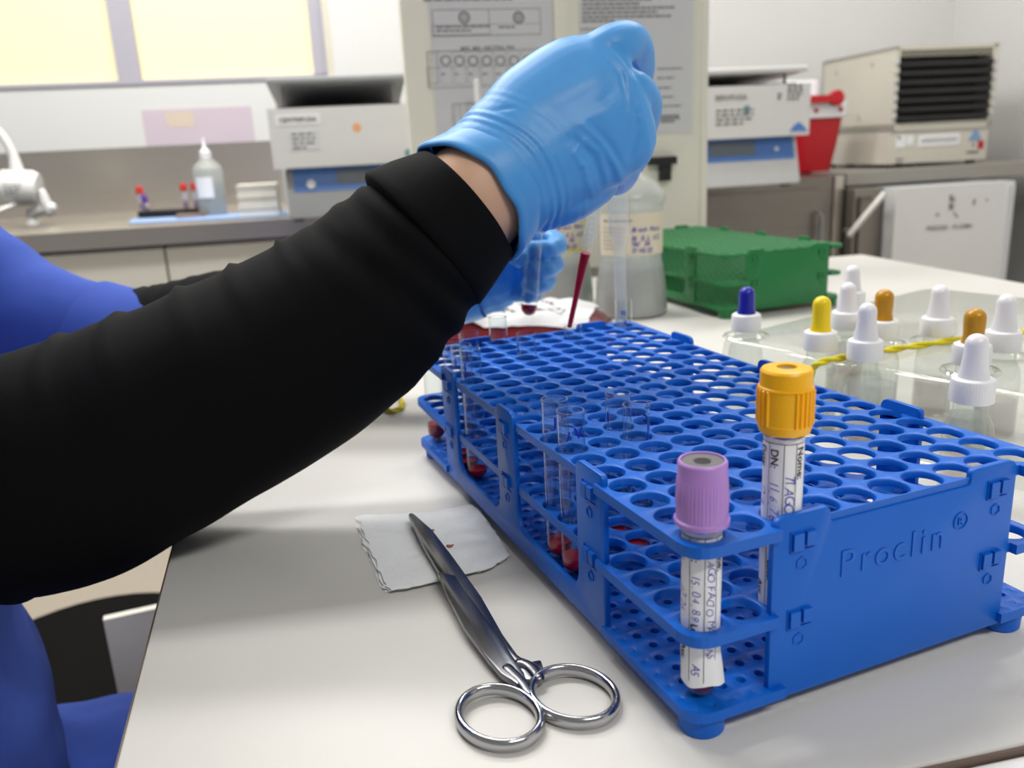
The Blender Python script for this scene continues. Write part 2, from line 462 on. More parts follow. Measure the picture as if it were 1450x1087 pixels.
# ------------------------------------------------------------------ tubes
def facing(x, y):
    c = V((CAM.x - x, CAM.y - y, 0)).normalized(); r = V((-c.y, c.x, 0))
    return c, r
def wrap(bm, src, x, y, R, z_top, a0, down=True, jitter=0):
    """lay flat lettering round a tube: down=True reads downwards with letter tops to the right"""
    c, r = facing(x, y)
    for v in src.verts:
        if down: z = z_top - v.co.x; a = a0 + v.co.y / R
        else: z = z_top + v.co.y; a = a0 + v.co.x / R
        v.co = (c * math.cos(a) + r * math.sin(a)) * R + V((0, 0, z))
    join(bm, src)
def tube_line(bm, x, y, R, z0, z1, a, w=.16):
    c, r = facing(x, y)
    for k in range(1):
        d0 = c*math.cos(a - w/R) + r*math.sin(a - w/R); d1 = c*math.cos(a + w/R) + r*math.sin(a + w/R)
        quad(bm, d0*R + V((0,0,z0)), d1*R + V((0,0,z0)), d1*R + V((0,0,z1)), d0*R + V((0,0,z1)))
def tube_arc(bm, x, y, R, z, a0, a1, w=.25, n=16):
    c, r = facing(x, y)
    for k in range(n):
        b0, b1 = a0 + (a1-a0)*k/n, a0 + (a1-a0)*(k+1)/n
        d0 = c*math.cos(b0) + r*math.sin(b0); d1 = c*math.cos(b1) + r*math.sin(b1)
        quad(bm, d0*R + V((0,0,z-w)), d1*R + V((0,0,z-w)), d1*R + V((0,0,z+w)), d0*R + V((0,0,z+w)))
def glass_tube(x, y, z0, H, label, blood=7.0, marks=(), group=None, tilt=None, D=12.0, bmat=BLOOD):
    R = D / 2
    t = thing('glass_test_tube', (x, y, z0), label, 'test tube', group=group)
    if tilt: t.rotation_euler = tilt
    b = bmesh.new()
    arc = [(R*math.sin(k*PI/14), R - R*math.cos(k*PI/14)) for k in range(0, 8)]
    lathe(b, arc + [(R, H - 1), (R + .25, H - .4), (R + .1, H), (R - .6, H), (R - .7, H - .6)], 32)
    finish(b, 'glass_wall', GLASS, t, smooth=60)
    if blood:
        r = R - .25; b = bmesh.new()
        lathe(b, [(r*math.sin(k*PI/14), R - r*math.cos(k*PI/14)) for k in range(0, 8)] + ([(r, blood)] if blood > R + .5 else []) + [(r*.98, blood), (0, blood - .2)], 28)
        finish(b, 'blood', bmat, t, smooth=50)
    if marks:
        b = bmesh.new()
        for (s, size, z, a) in marks:
            wrap(b, text_bm(s, size, bold=.12, align='CENTER'), x, y, R + .08, z, a, False)
        finish(b, 'marker_writing', INK, t, smooth=0)
    return t
G1 = 'clear glass tubes standing in the blue rack'
T0 = 13.0
glass_tube(0, 112, T0 + 1, 76, 'glass tube with a blue stroke mark, farther of the pair at the front edge', 8, [('I', 7, 64, .0), ('l', 6, 64, 2.6)], G1)
glass_tube(0, 96, T0, 76, 'glass tube with blood at its bottom, nearer of the pair at the front edge', 8.5, [('V', 7, 65, .55), ('/', 6, 64, -.2)], G1)
glass_tube(32, 112, T0, 74.5, 'clear glass tube two rows in from the front edge, farther of the inner pair', 5, [('I', 7, 62, -.9), ('V', 6, 64, 2.2)], G1)
glass_tube(32, 96, T0, 73.5, 'clear glass tube two rows in from the front edge, nearest tube of the inner pair', 5, [('J', 8, 60, 1.0), ('c', 7, 64, 2.4)], G1)
glass_tube(0, 224, T0, 77.5, 'empty-looking glass tube behind the far post, nearest of the row below the cuff', 4, [('v', 7, 62, -.6)], G1)
glass_tube(0, 240, T0, 76.7, 'glass tube second from the front in the row under the black cuff', 5, [('I', 8, 62, .3)], G1)
glass_tube(0, 256, T0, 76.7, 'glass tube third from the front in the row under the black cuff', 5, [('I', 8, 61, .2)], G1)
glass_tube(16, 272, T0, 76.4, 'glass tube half hidden by the black cuff, one row in from the edge', 5, [('I', 7, 60, -.3)], G1)
glass_tube(0, 304, T0, 76.5, 'glass tube with dark blood in the far left corner of the blue rack', 11, [], G1)
glass_tube(48, 256, T0, 75, 'glass tube with blue strokes standing alone in the rack below the blood bag', 4, [('I', 8, 64, -1.0)], G1)
glass_tube(96, 288, T0, 68, 'glass tube that the red pipette tip is touching', 5, [('I', 9, 56, -1.1)], G1)
glass_tube(48, 304, T0, 77.4, 'glass tube at the far edge of the blue rack in front of the blood bag', 4, [], G1)
glass_tube(144, 304, T0, 77.7, 'glass tube at the far right corner of the blue rack holding an upright pipette', 0, [('III', 5, 68, .0), ('II', 5, 61, .2)], G1)

def capped_tube(kind, x, y, z0, label, H, capz, capm):
    t = thing('blood_collection_tube', (x, y, z0), label, 'blood collection tube')
    R = 6.4
    b = bmesh.new()
    arc = [(R*math.sin(k*PI/14), R - R*math.cos(k*PI/14)) for k in range(0, 8)]
    lathe(b, arc + [(R, H), (0, H)], 32); finish(b, 'tube_wall', GLASS, t, smooth=60)
    b = bmesh.new(); r = R - .5
    lathe(b, [(r*math.sin(k*PI/14), R - r*math.cos(k*PI/14)) for k in range(0, 8)] + [(r, 34), (0, 34)], 28)
    finish(b, 'blood', BLOODD, t)
    z1 = capz - 1.0
    zb = 6 if kind == 'purple' else 8
    c, rr = facing(x, y)
    b = bmesh.new(); RL = R + .15; a0, a1 = -2.5, 2.7; n = 44
    flare = 1.6 if kind == 'purple' else .3
    vs = []
    for k in range(n + 1):
        a = a0 + (a1 - a0) * k / n; d = c*math.cos(a) + rr*math.sin(a); row = []
        for q in range(11):
            z = zb + (z1 - zb) * q / 10
            lo = max(0, 1 - q / 2.2); ra = RL + flare * lo * max(0, math.sin((a - .1) * 1.1)) * (a > .1) + .12 * math.sin(a * 9 + q * .8)
            row.append(b.verts.new(d * ra + V((0, 0, z + (.8*math.sin(a*3) if q == 0 else 0)))))
        vs.append(row)
    for k in range(n):
        for q in range(10): b.faces.new((vs[k][q], vs[k+1][q], vs[k+1][q+1], vs[k][q+1]))
    lab = finish(b, 'paper_label', PAPER, t, smooth=60)
    RT = RL + .25
    # ruled columns and print, reading downwards
    b = bmesh.new()
    cols = [-1.45, -.75, .0, .62, 1.35]
    sh = .18 if kind == 'purple' else .05
    for a in cols: tube_line(b, x, y, RT, zb + 2, z1 - 1.5, a + sh, .1)
    tube_arc(b, x, y, RT, z1 - 1.5, -1.7, 1.6, .12)
    top = z1 - 3.4
    wrap(b, text_bm('Nome:', 4.0, bold=.06), x, y, RT, top + .6, .70 + sh)
    wrap(b, text_bm('DN:', 3.8, bold=.06), x, y, RT, top, -.66 + sh)
    wrap(b, text_bm('Data:', 3.6, bold=.06), x, y, RT, top + .4, -1.36 + sh)
    wrap(b, text_bm('Ass:', 3.6, bold=.06), x, y, RT, zb + 15, -1.36 + sh)
    wrap(b, text_bm('Leito:', 3.4, bold=.06), x, y, RT, zb + 24, -.66 + sh)
    finish(b, 'printed_form', BLK, lab, smooth=0)
    b = bmesh.new()
    hw = ([('TIAGO', 5.0, top - 8, .08), ('11.6.76', 4.6, top - 11, -.68), ('12/4', 4.2, top - 13, -1.4), ('SILVA', 4.6, top - 34, .1)] if kind != 'purple'
          else [('TIAGO FACIO MARTINS', 4.0, top - 2, .12), ('15.04.89', 4.4, top - 11, -.66), ('12/26', 4.0, top - 16, -1.38), ('A5', 4.2, zb + 9, -.6)])
    rnd = random.Random(len(kind))
    for s, size, zt, a in hw:
        xx = 0
        for ch in s:
            if ch != ' ': wrap(b, text_bm(ch, size * rnd.uniform(.85, 1.1), shear=rnd.uniform(.1, .4), bold=-.06), x, y, RT, zt - xx, a + sh + rnd.uniform(-.06, .06))
            xx += size * (.56 if ch not in '.1I/' else .38)
    finish(b, 'handwriting', PEN, lab, smooth=0)
    # screw cap
    b = bmesh.new(); ch = 22.0
    if kind == 'purple':
        R1 = 8.1
        rib = lambda a, z: (.3 if (z > 2.6 and z < 16 and math.cos(a * 44) > 0) else 0)
        lathe(b, [(6.5, .4), (7.6, 0), (8.9, .5), (9.0, 2.0), (8.3, 2.6), (8.25, 9), (8.15, 16), (7.95, 16.4), (7.95, ch - .6), (7.5, ch), (6.9, ch), (6.8, ch - .8), (0, ch - .8)], 176, (0, 0, capz), rib)
    else:
        rib = lambda a, z: (.75 if (z > 3.4 and z < 15 and (math.cos(a * 3 + .9) < .1) and math.cos(a * 30) > .1) else 0)
        lathe(b, [(6.5, .8), (7.4, 0), (8.2, .4), (8.7, 2.2), (8.7, 3.3), (8.5, 3.5), (8.55, 14.9), (8.9, 15.2), (8.75, 15.8), (8.4, 16), (8.3, 20.8), (7.7, 21.6), (6, 22), (3.3, 22), (3.1, 21.2), (3.1, 19), (0, 19)], 240, (0, 0, capz), rib)
    cap = finish(b, 'screw_cap', capm, t, smooth=35)
    b = bmesh.new()
    if kind == 'purple':
        lathe(b, [(6.9, ch - .75), (6.7, ch - .5), (3.0, ch - .5), (2.7, ch - 1), (2.5, ch - .7)], 32, (0, 0, capz)); finish(b, 'rubber_stopper', GRUB, cap)
        b = bmesh.new(); lathe(b, [(2.7, ch - .74), (0, ch - .74)], 24, (0, 0, capz)); finish(b, 'dark_well_disc', WSHADE, cap)  # flat dark disc, the shade of the well is put into its colour
    else:
        lathe(b, [(3.1, 21.0), (2.0, 21.3), (0, 20.9)], 24, (0, 0, capz)); finish(b, 'rubber_stopper', GRUB, cap)
    return t
capped_tube('purple', 0, 0, 13, 'lilac-capped blood tube with handwritten label, near corner of the blue rack', 64, 63.5, LILAC)
capped_tube('yellow', 32, 0, 26, 'yellow-capped blood tube with handwritten label, beside the lilac one', 74, 76.5, YCAP)

# ------------------------------------------------------------------ transfer pipettes
def pipette(name, tip, top, label, blood=0.0, profile=None, graduations=True):
    tip, top = V(tip), V(top); L = (top - tip).length
    q = (top - tip).to_track_quat('Z', 'Y')
    t = thing(name, tip, label, 'pipette', rot=q.to_euler())
    b = bmesh.new(); lathe(b, [(r, z) for r, z in profile(L)], 24); finish(b, 'clear_stem_and_bulb', PIP, t, smooth=60)
    if blood:
        b = bmesh.new(); pr = [(max(.3, r - .45), z) for r, z in profile(L) if .2 < z < blood]
        def ri(z):
            P = profile(L)
            for (ra, za), (rb, zb) in zip(P, P[1:]):
                if za <= z <= zb: return ra + (rb - ra) * (z - za) / max(1e-6, zb - za)
            return 1
        pr = [(0, -.6), (1.5, -.4), (1.75, .4)] + [(max(.4, ri(1 + (blood - 1) * k / 12) + .1), 1 + (blood - 1) * k / 12) for k in range(13)] + [(0, blood + .1)]
        lathe(b, pr, 20); finish(b, 'blood_column', BLOOD, t, smooth=60)
    if graduations:
        b = bmesh.new()
        for k in range(7):
            z = 62 + k * 3.6
            lathe(b, [(4.15, z), (4.3, z + .2), (4.15, z + .4)], 24)
        finish(b, 'graduation_marks', PIP, t)
    return t
prof1 = lambda L: [(0, 0), (1.3, 0), (1.6, 2), (1.7, 22), (2.4, 34), (3.6, 62), (4.0, 66), (4.1, 100), (4.4, 104), (6.4, 110), (6.6, 146), (5.5, 150), (0, 151)]
tip = at(806.5, 462, 556); top_dir = (at(846, 282, 516) - tip).normalized()
pipette('transfer_pipette', tip, tip + top_dir * 150, 'plastic pipette with red blood in its tip, held in the gloved right hand', 52, prof1)
prof2 = lambda L: [(0, 0), (1.2, 0), (1.8, 20), (4.0, 40), (4.2, 96), (5.0, 99), (7.0, 104), (7.3, 150), (6.4, 153), (0, 155)]
b0 = V((142.6, 304, 34)); up = (at(879, 270, 560) - at(880.5, 430, 560)).normalized()
pipette('transfer_pipette', b0, b0 + V((0, 0, 1)) * 150 + V((-1.5, 0, 0)), 'empty clear pipette standing upright in the far corner tube', 0, prof2, False)

# ------------------------------------------------------------------ tube held in the left hand
p = at(748.5, 447, 612); q = at(757, 330, 604)
ax = (q - p).normalized()
hd = ax.to_track_quat('Z', 'Y').to_euler()
glass_tube(p.x, p.y, p.z, 76, 'glass tube with bright blood at its bottom, held in the gloved left hand', 8, (), None, hd)

# ------------------------------------------------------------------ scissors
TILT = .037                    # the tips rest on the gauze, the rings on the table
def onzt(px, py, z):
    p = onz(px, py, z); return onz(px, py, z + max(0, TILT*(p.y - 36)))
def w2(pts, z=0): return [onzt(px, py, z).to_2d() for px, py in pts]
sc0 = onz(730, 930, 0)
t = thing('surgical_scissors', (sc0.x, sc0.y, 0), 'closed stainless steel surgical scissors lying on the table in front of the blue rack', 'scissors')
t.location.z = TILT*(sc0.y - 36)*S; t.rotation_euler = (TILT, 0, 0)
def scis_half(nm, outline, z0, z1, rc, ra, rb, ang, shank, mring, label=None):
    b = bmesh.new()
    pol = [V((p.x - sc0.x, p.y - sc0.y)) for p in w2(outline, (z0+z1)/2)]
    prism(b, pol, z0, z1, 'xy', .8)
    o = finish(b, nm, BLADE, t, smooth=24)
    b = bmesh.new()
    c = onz(*rc, 4.2); ca, sa = math.cos(ang), math.sin(ang); n, m_ = 48, 14; rings = []
    for k in range(n):
        a = 2*PI*k/n; ex, ey = ra*math.cos(a), rb*math.sin(a); nx, ny = math.cos(a)*rb, math.sin(a)*ra; l = math.hypot(nx, ny); nx /= l; ny /= l
        rg = []
        for j in range(m_):
            w = 2*PI*j/m_; rr = 1.65*math.cos(w); zz = 2.7*math.sin(w)
            lx, ly = ex + nx*rr, ey + ny*rr
            rg.append(b.verts.new((c.x - sc0.x + lx*ca - ly*sa, c.y - sc0.y + lx*sa + ly*ca, 3.1 + zz)))
        rings.append(rg)
    for k in range(n):
        for j in range(m_): b.faces.new((rings[k][j], rings[(k+1)%n][j], rings[(k+1)%n][(j+1)%m_], rings[k][(j+1)%m_]))
    finish(b, 'finger_ring', CHROME, o, smooth=60)
    pts = [onz(*p, 3.8) - V((sc0.x, sc0.y, 0)) for p in shank]
    b = bmesh.new(); pp, rr = cat(pts, [(2.3, 2.9), (2.1, 2.7), (1.9, 2.4)], 5); loft(b, pp, rr, 14); finish(b, 'shank', BLADE, o, smooth=60)
    return o
A = scis_half('blade', [(578.5, 730), (581, 727.5), (586, 729), (612, 752), (641, 790), (682, 848), (713, 903), (733, 931), (748, 941), (766, 938), (770, 950), (757, 968), (742, 966), (722, 950), (700, 925), (640, 838), (621, 812), (600, 776)],
              .9, 4.4, (811.5, 979.5), 14.0, 16.4, math.radians(28), [(736, 942), (752, 948), (763, 962)], None)
B = scis_half('blade', [(619, 812), (630, 814), (645, 817), (656, 836), (700, 893), (742, 955), (748, 975), (736, 975), (724, 966), (709, 957), (690, 935), (658, 892), (634, 846)],
              2.2, 5.4, (706.5, 1009), 13.4, 16.0, math.radians(20), [(718, 950), (738, 968), (750, 985)], None)
# ------------------------------------------------------------------ gauze
GAUZE = mat('gauze_weave', '#f6f8f8', .9, var=.06, nscale=500, bump=.12, bscale=900, spec=.1)
g0 = onz(612, 785, 0)
t = thing('gauze_pad', (g0.x, g0.y, 0), 'folded white gauze pad with a small brown stain, under the scissor tips', 'gauze')
edge = [(502, 733), (512, 729), (560, 728), (610, 724), (668, 714), (678, 720), (694, 744), (721, 786), (708, 796), (690, 806), (668, 811), (600, 828), (548, 838), (538, 830), (527, 800), (512, 768)]
for li, (zz, sh, nm) in enumerate(((.3, 1.0, 'lower_layer'), (1.5, .985, 'middle_layer'), (2.7, .96, 'upper_layer'))):
    b = bmesh.new(); e3 = [onz(px, py, zz) - g0 for px, py in edge]
    e3 = [V((p.x*sh + (.6*li), p.y*sh - (.5*li), 0)) for p in e3]
    n = 80; ring = []
    for k in range(n):
        f = k / n * len(e3); i = int(f); fr_ = f - i; ring.append(e3[i].lerp(e3[(i+1) % len(e3)], fr_) + V((noise.noise(V((k*.7, li, 0)))*1.9, noise.noise(V((k*.7, li, 5)))*1.9, 0)))
    m_ = 16; rows = []
    for q in range(m_ + 1):
        s = q / m_; row = []
        for p in ring:
            x, y = p.x*s, p.y*s
            h = .8 + .45*noise.noise(V((x*.06, y*.06, li*3))) + .32*noise.noise(V((x*.2, y*.2, li)))
            h = h * (1 - s**6) + .12
            row.append(V((x, y, zz + max(.05, h))))
        rows.append(row)
    vv = [[b.verts.new(p) for p in row] if q else [b.verts.new(row[0])] for q, row in enumerate(rows)]
    for q in range(m_):
        for k in range(n):
            k2 = (k+1) % n
            if q == 0: b.faces.new((vv[0][0], vv[1][k], vv[1][k2]))
            else: b.faces.new((vv[q][k], vv[q+1][k], vv[q+1][k2], vv[q][k2]))
    bot = [b.verts.new((p.x, p.y, zz - .05)) for p in ring]
    for k in range(n): b.faces.new((vv[m_][k], bot[k], bot[(k+1)%n], vv[m_][(k+1)%n]))
    bmesh.ops.recalc_face_normals(b, faces=b.faces)
    if sum(f.normal.z for f in b.faces) < 0: bmesh.ops.reverse_faces(b, faces=b.faces)
    up_ = finish(b, nm, GAUZE, t, smooth=60)
st = mat('dried_blood_stain', '#9a6a55', .9)
b = bmesh.new()
for px, py, r in ((637, 772, 1.5), (634, 771, .9), (613, 749, .8), (641, 770, .6)):
    c = onz(px, py, 4.4) - g0; lathe(b, [(0, -.5), (r, -.5), (r*.9, .12), (0, .15)], 14, (c.x, c.y, 4.0))
tag(finish(b, 'blood_stain', st, t), 'brown dried stain')

# ------------------------------------------------------------------ table
def poly_of(pts, z): return [onz(px, py, z).to_2d() for px, py in pts]
FLOOR = -760.0
tl = [onz(200, 790, 0), onz(145, 1087, 0)]
dl = (tl[1] - tl[0]).normalized()
nl = onz(45.7, 0, 0)
front_a = V((45.7, -46, 0)); fd = V((90, -54, 0)) - V((45.7, -46, 0)); fd.normalize()
# front-left corner: left edge line meets front edge line
def isect(p, d, q, e):
    den = d.x*e.y - d.y*e.x; s = ((q.x-p.x)*e.y - (q.y-p.y)*e.x) / den; return p + d*s
FL = isect(tl[0], dl, front_a, fd); FR = front_a + fd * 620
BL = tl[0] - dl * 900; BR = onz(1220, 360, 0); RR = onz(1450, 401, 0); RF = RR + (RR - BR).normalized() * 560
FR = isect(front_a, fd, RR, (RR - BR).normalized())
tabpoly = [FL.to_2d(), FR.to_2d(), BR.to_2d(), V((BL.x + 60, BR.y + 170))]
t = thing('laboratory_table', (300, 300, FLOOR), 'large white laminate work table that the blue rack stands on', 'table')
TABLE = t
b = bmesh.new(); prism(b, [V((p.x-300, p.y-300)) for p in tabpoly], -30 - FLOOR, -FLOOR, 'xy', 1.2); finish(b, 'table_top', WHITE_TOP, t, smooth=30)
# thin dark edge band round the top
b = bmesh.new(); n = len(tabpoly)
for k in range(n):
    p, q = tabpoly[k], tabpoly[(k+1) % n]; d = (q-p).normalized(); nn = V((d.y, -d.x)) * .9
    prism(b, [V((v.x-300, v.y-300)) for v in (p, q, q+nn, p+nn)], -29.5 - FLOOR, -1.4 - FLOOR, 'xy')
finish(b, 'edge_band', EDGE, t)
cen = V((sum(p.x for p in tabpoly)/4, sum(p.y for p in tabpoly)/4))
for p in tabpoly:
    c = p.lerp(cen, .09)
    b = bmesh.new(); box(b, c.x-325, c.y-325, 0, c.x-275, c.y-275, -30 - FLOOR, 2); finish(b, 'leg', GREYM, t)
# lower neighbouring table at the bottom right corner
t = thing('side_table', (240, -338, FLOOR), 'bright white table edge at the bottom right corner of the photo', 'table')
t.rotation_euler.z = math.atan2(fd.y, fd.x)
b = bmesh.new(); box(b, -330, 25, -34 - FLOOR, 420, 251, -4 - FLOOR, 1.2); finish(b, 'table_top', mat('bright_white_laminate', '#f1f1f2', .35, var=.01), t)
for x, y in ((-300, 55), (390, 55), (-300, 225), (390, 225)):
    b = bmesh.new(); box(b, x-18, y-18, 0, x+18, y+18, -34 - FLOOR, 2); finish(b, 'leg', GREYM, t)

# ------------------------------------------------------------------ dropper bottles in their clear holder
ZH = 52.0
hp = [onz(1008, 478, ZH), onz(1166, 440, ZH)]
hx = (hp[1] - hp[0]); hx.z = 0; hx.normalize(); hy = V((hx.y, -hx.x, 0))
h0 = hp[0].copy()
ang_h = math.atan2(hx.y, hx.x)
def hl(p): d = V(p) - h0; return V((d.dot(hx), d.dot(V((-hx.y, hx.x, 0)))))
drop = [('royal blue', (1062, 471), '#1a1f9e', 'dropper bottle with a royal blue bulb, beside the green rack', 33),
        ('yellow', (1169, 499), '#f0cf08', 'dropper bottle with a bright yellow bulb', 36),
        ('white', (1234, 513), None, 'white-bulbed dropper bottle just right of the yellow-bulbed one, on the string', 36),
        ('amber', (1258, 482), '#bd8608', 'amber-bulbed dropper bottle at the back, behind a white-bulbed one', 34),
        ('white', (1206, 468), None, 'white-bulbed dropper bottle between the yellow and the back amber bulbs', 34),
        ('white', (1212, 436), None, 'white-bulbed dropper bottle farthest back, half hidden behind another white one', 34),
        ('white', (1337, 478), None, 'white-bulbed dropper bottle standing clear of the others with reddish liquid under its cap', 35),
        ('white', (1432, 500), None, 'white-bulbed dropper bottle cut by the right edge of the photo', 36),
        ('amber', (1388, 520), '#bd8608', 'amber-bulbed dropper bottle right behind the nearest white-bulbed bottle', 34),
        ('white', (1391, 575), None, 'nearest white-bulbed dropper bottle, by the right side of the blue rack', 36)]
CG = thin_glass('bottle_glass', '#f6f8f7', .6, .03, .04, 2.4)
spots = []
HB = mat('holder_clear', '#dadcd6', .3)
for cname, (px, py), hexc, label, bh in drop:
    zc = 57.0
    p = onz(px, py, zc) + V((AF.x, AF.y, 0)).normalized() * 10.5
    if p.x < 183 and p.y < 320: p.x = max(p.x, 183)
    spots.append(hl(p))
    t = thing('dropper_bottle', (p.x, p.y, 0), label, 'dropper bottle', group='dropper bottles in the clear holder')
    b = bmesh.new(); R = 12.6
    lathe(b, [(0, .2), (R-1.5, .2), (R, 2), (R, 38), (R-.8, 44), (8.6, 51), (8.4, 57)], 32); finish(b, 'glass_body', CG, t, smooth=60)
    b = bmesh.new(); lathe(b, [(0, 1.2), (R-1.4, 1.2), (R-.7, 3), (R-.7, 24), (0, 24)], 28)
    finish(b, 'reagent', mat('pinkish_reagent', '#d8c2bd', .2, alpha=.35) if cname == 'white' else mat('clear_reagent', '#d2d6d6', .2, alpha=.3), t)
    b = bmesh.new()
    rib = lambda a, z: (.22 if (1 < z - 0 < 10.5 and math.cos(a*50) > 0) else 0)
    lathe(b, [(9, 0), (10.8, 0), (11.0, .6), (10.8, 10.4), (10.4, 12), (9.2, 12.8), (0, 12.8)], 150, (0, 0, zc), lambda a, z: (.2 if (.8 < z < 10.6 and math.cos(a*50) > 0) else 0))
    cap = finish(b, 'screw_cap', WPLAST, t, smooth=40)
    b = bmesh.new(); z0 = zc + 12.6; r0, r1 = (7.4, 5.8) if hexc is None else (6.6, 5.9)
    if cname == 'amber': r0, r1 = 6.4, 6.2
    H = bh - 13
    prof = [(r0 + .3, 0), (r0, 2), (r0 - .6, 5), (r1, H*.55), (r1, H - 5)] + [(r1*math.cos(k*PI/12), H - 5 + 5.6*math.sin(k*PI/12)) for k in range(1, 6)] + [(0, H + .6)]
    lathe(b, prof, 28, (0, 0, z0)); finish(b, 'rubber_bulb', WRUB if hexc is None else mat(cname.replace(' ', '_') + '_rubber_bulb', hexc, .3, var=.04), t, smooth=60)
# holder: a clear thermoformed box with a round seat for every bottle
t = thing('clear_bottle_holder', (h0.x, h0.y, 0), 'clear plastic holder with seats for the dropper bottles, right of the blue rack', 'bottle holder', ang_h)
W, Lh = 300, 330
b = bmesh.new()
pol = round_poly([(0, 0), (W, 0), (W, -Lh), (0, -Lh)], 16, 6)
tp = bmesh.new()
def wall_ring(z, inset):
    c = V((W/2, -Lh/2)); return [((p.x - c.x)*(1 - inset/(W/2)) + c.x, (p.y - c.y)*(1 - inset/(Lh/2)) + c.y, z) for p in pol]
rings = [wall_ring(.4, -5), wall_ring(3, -1.5), wall_ring(ZH - 4, 2.5), wall_ring(ZH - 1, 4), wall_ring(ZH, 7)]
vr = [[tp.verts.new(p) for p in r] for r in rings]
for a_, b_ in zip(vr, vr[1:]):
    for k in range(len(a_)):
        k2 = (k+1) % len(a_); tp.faces.new((a_[k], a_[k2], b_[k2], b_[k]))
tp.faces.new(vr[-1]); bmesh.ops.recalc_face_normals(tp, faces=tp.faces)
join(b, tp); finish(b, 'moulded_shell', CLEAR, t, smooth=50)
for s_ in spots:
    if 14 < s_.x < W - 14 and -Lh + 14 < s_.y < -14:
        b = bmesh.new(); lathe(b, [(13.2, ZH + .1), (14.2, ZH + 1.6), (16.4, ZH + 1.4), (17.4, ZH + .1)], 32, (s_.x, s_.y, 0))
        finish(b, 'bottle_seat', thin_glass('clear_seat_rim', '#f4f6f4', .9, .05, .1, 2.0), t, smooth=60)
# twisted yellow string over the holder
YST = mat('yellow_string', '#d9c81a', .7, var=.2, nscale=300)
def string_obj(name, pts, r, label, seg=10, n=8):
    pp, rr = cat([V(p) for p in pts], [r]*len(pts), n)
    b = bmesh.new()
    for ph in (0, PI):
        fr = frames(pp); q = [p + (f[1]*math.cos(ph + i*.55) + f[2]*math.sin(ph + i*.55)) * r*.55 for i, (p, f) in enumerate(zip(pp, fr))]
        loft(b, q, [r*.75]*len(q), seg)
    return tag(finish(b, name, YST, None, smooth=60), label, 'string')
zs = ZH + 2.6
string_obj('yellow_string', [onz(1146, 560, 20), onz(1149, 527, 45), onz(1160, 514, zs+1), onz(1190, 507, zs), onz(1222, 501, zs), onz(1262, 495, zs), onz(1310, 488, zs), onz(1370, 479, zs), onz(1420, 473, zs), onz(1470, 468, zs)], 2.0, 'twisted yellow string lying across the clear holder between the dropper bottles')
string_obj('yellow_string', [onz(540, 578, 2), onz(556, 582, 2), onz(569, 575, 2), onz(565, 562, 2), onz(545, 560, 2), onz(530, 555, 2)], 1.9, 'small loop of yellow string on the table left of the blue rack')

# ------------------------------------------------------------------ green rack
p1 = onz(1056, 441, 6); p2 = onz(1170, 427, 6)
dg_ = p2 - p1; ang_g = math.atan2(dg_.y, dg_.x)
ca, sa = math.cos(ang_g), math.sin(ang_g)
lp = V((22, -8.8)); org = V((p1.x - (lp.x*ca - lp.y*sa), p1.y - (lp.x*sa + lp.y*ca), 0))
make_rack('test_tube_rack', GREEN, 'green tube rack at the far right end of the table, behind the blue-bulbed dropper', org, ang_g)

